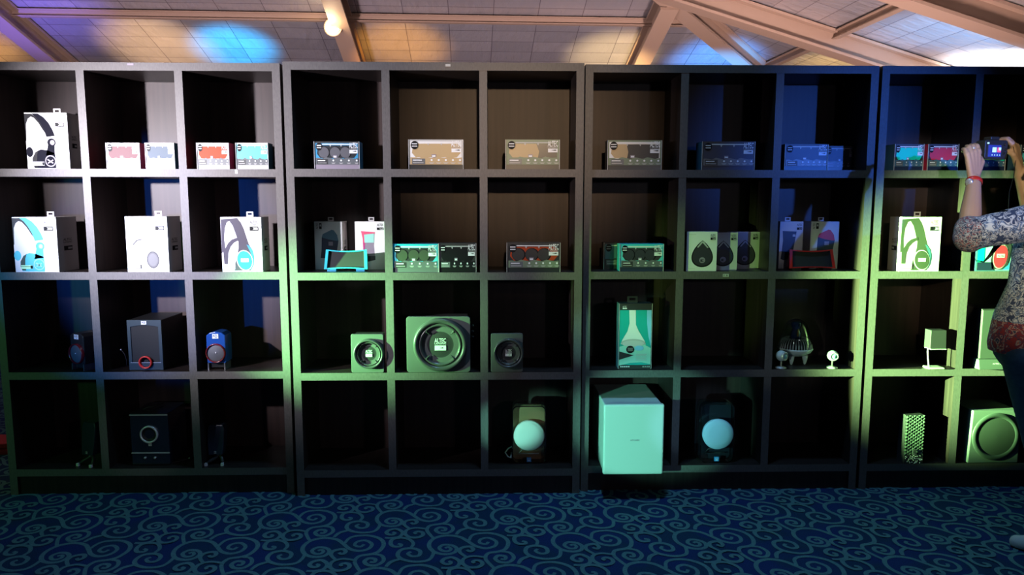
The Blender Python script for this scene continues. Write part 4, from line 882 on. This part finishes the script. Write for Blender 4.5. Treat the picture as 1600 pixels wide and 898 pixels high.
for a, d in ((ANL, V((-.75,.66,0)).normalized()), (ANR, V((-.6,.8,0)).normalized())):
    base = V((a.x, a.y, 0))
    def shoe(b):
        b.cone(base-d*.045+V((0,0,.034)), base+d*.02+V((0,0,.034)), .036, .038, WHITE); b.cone(base+d*.02+V((0,0,.032)), base+d*.13+V((0,0,.026)), .038, .034, WHITE); b.cone(base+d*.09+V((0,0,.024)), base+d*.16+V((0,0,.022)), .034, .03, WHITE)
    o = organic('shoe', shoe, .005, [mat('shoe_canvas', (.55,.56,.55), .7), RUBBER, SKIN], per, 4)
    bm = bmesh.new(); bm.from_mesh(o.data); bb = base-ROOT
    bmesh.ops.bisect_plane(bm, geom=bm.verts[:]+bm.edges[:]+bm.faces[:], plane_co=(0,0,.0015), plane_no=(0,0,-1), clear_outer=True)
    bmesh.ops.holes_fill(bm, edges=[e for e in bm.edges if e.is_boundary])
    for f in bm.faces:
        c = f.calc_center_median(); u = (c-bb).dot(d); v = (c-bb-d*u); v.z = 0
        if c.z > .052 and u > .05 and u < .075: f.material_index = 1
        if c.z > .050 and -.0 < u <= .05 and v.length < .03: f.material_index = 2
        if c.z < .010: f.material_index = 1
    bm.to_mesh(o.data); bm.free()
wd = (WRL-ELL).normalized(); wc = WRL-wd*.012-ROOT; su = wd.orthogonal().normalized(); sv = wd.cross(su)
b = MB(); n = 28; P = []
for i in range(n):
    a = 2*pi*i/n
    for rr, hh in ((.0275,-.009),(.0290,-.007),(.0290,.007),(.0275,.009)): P.append(wc+su*cos(a)*rr+sv*sin(a)*rr+wd*hh)
b.add(P, [(i*4+k, i*4+k+1, ((i+1)%n)*4+k+1, ((i+1)%n)*4+k) for i in range(n) for k in range(3)], RED, True); o = b.build('watch_strap', per)
wf = wc+V((-.027,-.014,0)); q = V((-.85,-.5,0)).normalized(); rot = q.to_track_quat('Z','Y').to_matrix()
b = MB().lathe([(.001,.007),(.012,.007),(.014,.004),(.014,-.003),(.001,-.004)], SILVER, (0,0,0), 'z', 24); b.v = [tuple(rot @ V(v)+wf) for v in b.v]; b.build('watch_face', per)
kn = at_y(1520, 238, -.53)-ROOT; rg = kn+V((.93,.3,.18)).normalized()*(.0195*.15)+V((0,.012,.016)); b = MB().lathe([(.0105,-.003),(.0118,0),(.0105,.003),(.0095,0)], SILVER, (0,0,0), 'z', 20, True).ball((0,-.012,0), .005, SILVER, 8); b.v = [tuple(V(v)+rg) for v in b.v]; b.build('finger_ring', per)

# the camera in her hands
t = thing('photo_camera', 'black camera with a lit screen held up by the person', 'camera', DEV, .25)
MB().prism(rrect(-.058,.058,-.04,.036,.012), 0, .045, SATIN).build('camera_body', t, bevel=.003)
MB().box(-.025,.02,.005,.04,.036,.05,SATIN).build('viewfinder', t, bevel=.004); MB().lathe([(.028,.045),(.03,.06),(.028,.085),(.022,.088),(.001,.086)], SATIN, (0,0,-.002)).build('lens', t)
b = MB(); b.box(-.042,.022,-.002,0,-.03,.016,SCREEN); b.art(.064,.046,-.002,-.042,-.03); b.rect(.3,.2,.62,.62,SCRW,1); b.rect(.68,.2,.97,.62,SCRR,1); b.rect(.8,.2,.97,.45,SCRW,2)
for k in range(4): b.oval(.3+.2*k,.85,.04,.05,SCRW,1,10)
b.build('screen', t, fix=False)
b = MB()
for u, v in ((.038,.02),(.045,.0),(.036,-.015)): b.lathe([(.005,0),(.005,-.003),(.001,-.0035)], PLAST, (u,0,v), n=12)
b.build('button', t); MB().box(-.048,-.04,-.002,0,.02,.026,SCRW).build('indicator', t)
def loc(px, py, Y): return at_y(px, py, Y)-DEV
rz = Matrix.Rotation(-.25, 3, 'Z')
P = [loc(1583,228,-.44), loc(1587,250,-.43), loc(1584,275,-.46), loc(1577,300,-.48), loc(1575,340,-.5), loc(1574,372,-.52)]
P2 = [loc(1522,378,-.62), loc(1519,395,-.6), loc(1525,407,-.56), loc(1537,409,-.54), loc(1546,400,-.54), loc(1556,386,-.56), loc(1566,376,-.56)]
MB().tube([rz @ p for p in P], .011, BLACK, 8, flat=.12).build('neck_strap', t); MB().tube([rz @ p for p in P2], [.002,.002,.002,.003,.006,.009,.01], BLACK, 8, flat=.4).build('wrist_strap', t)
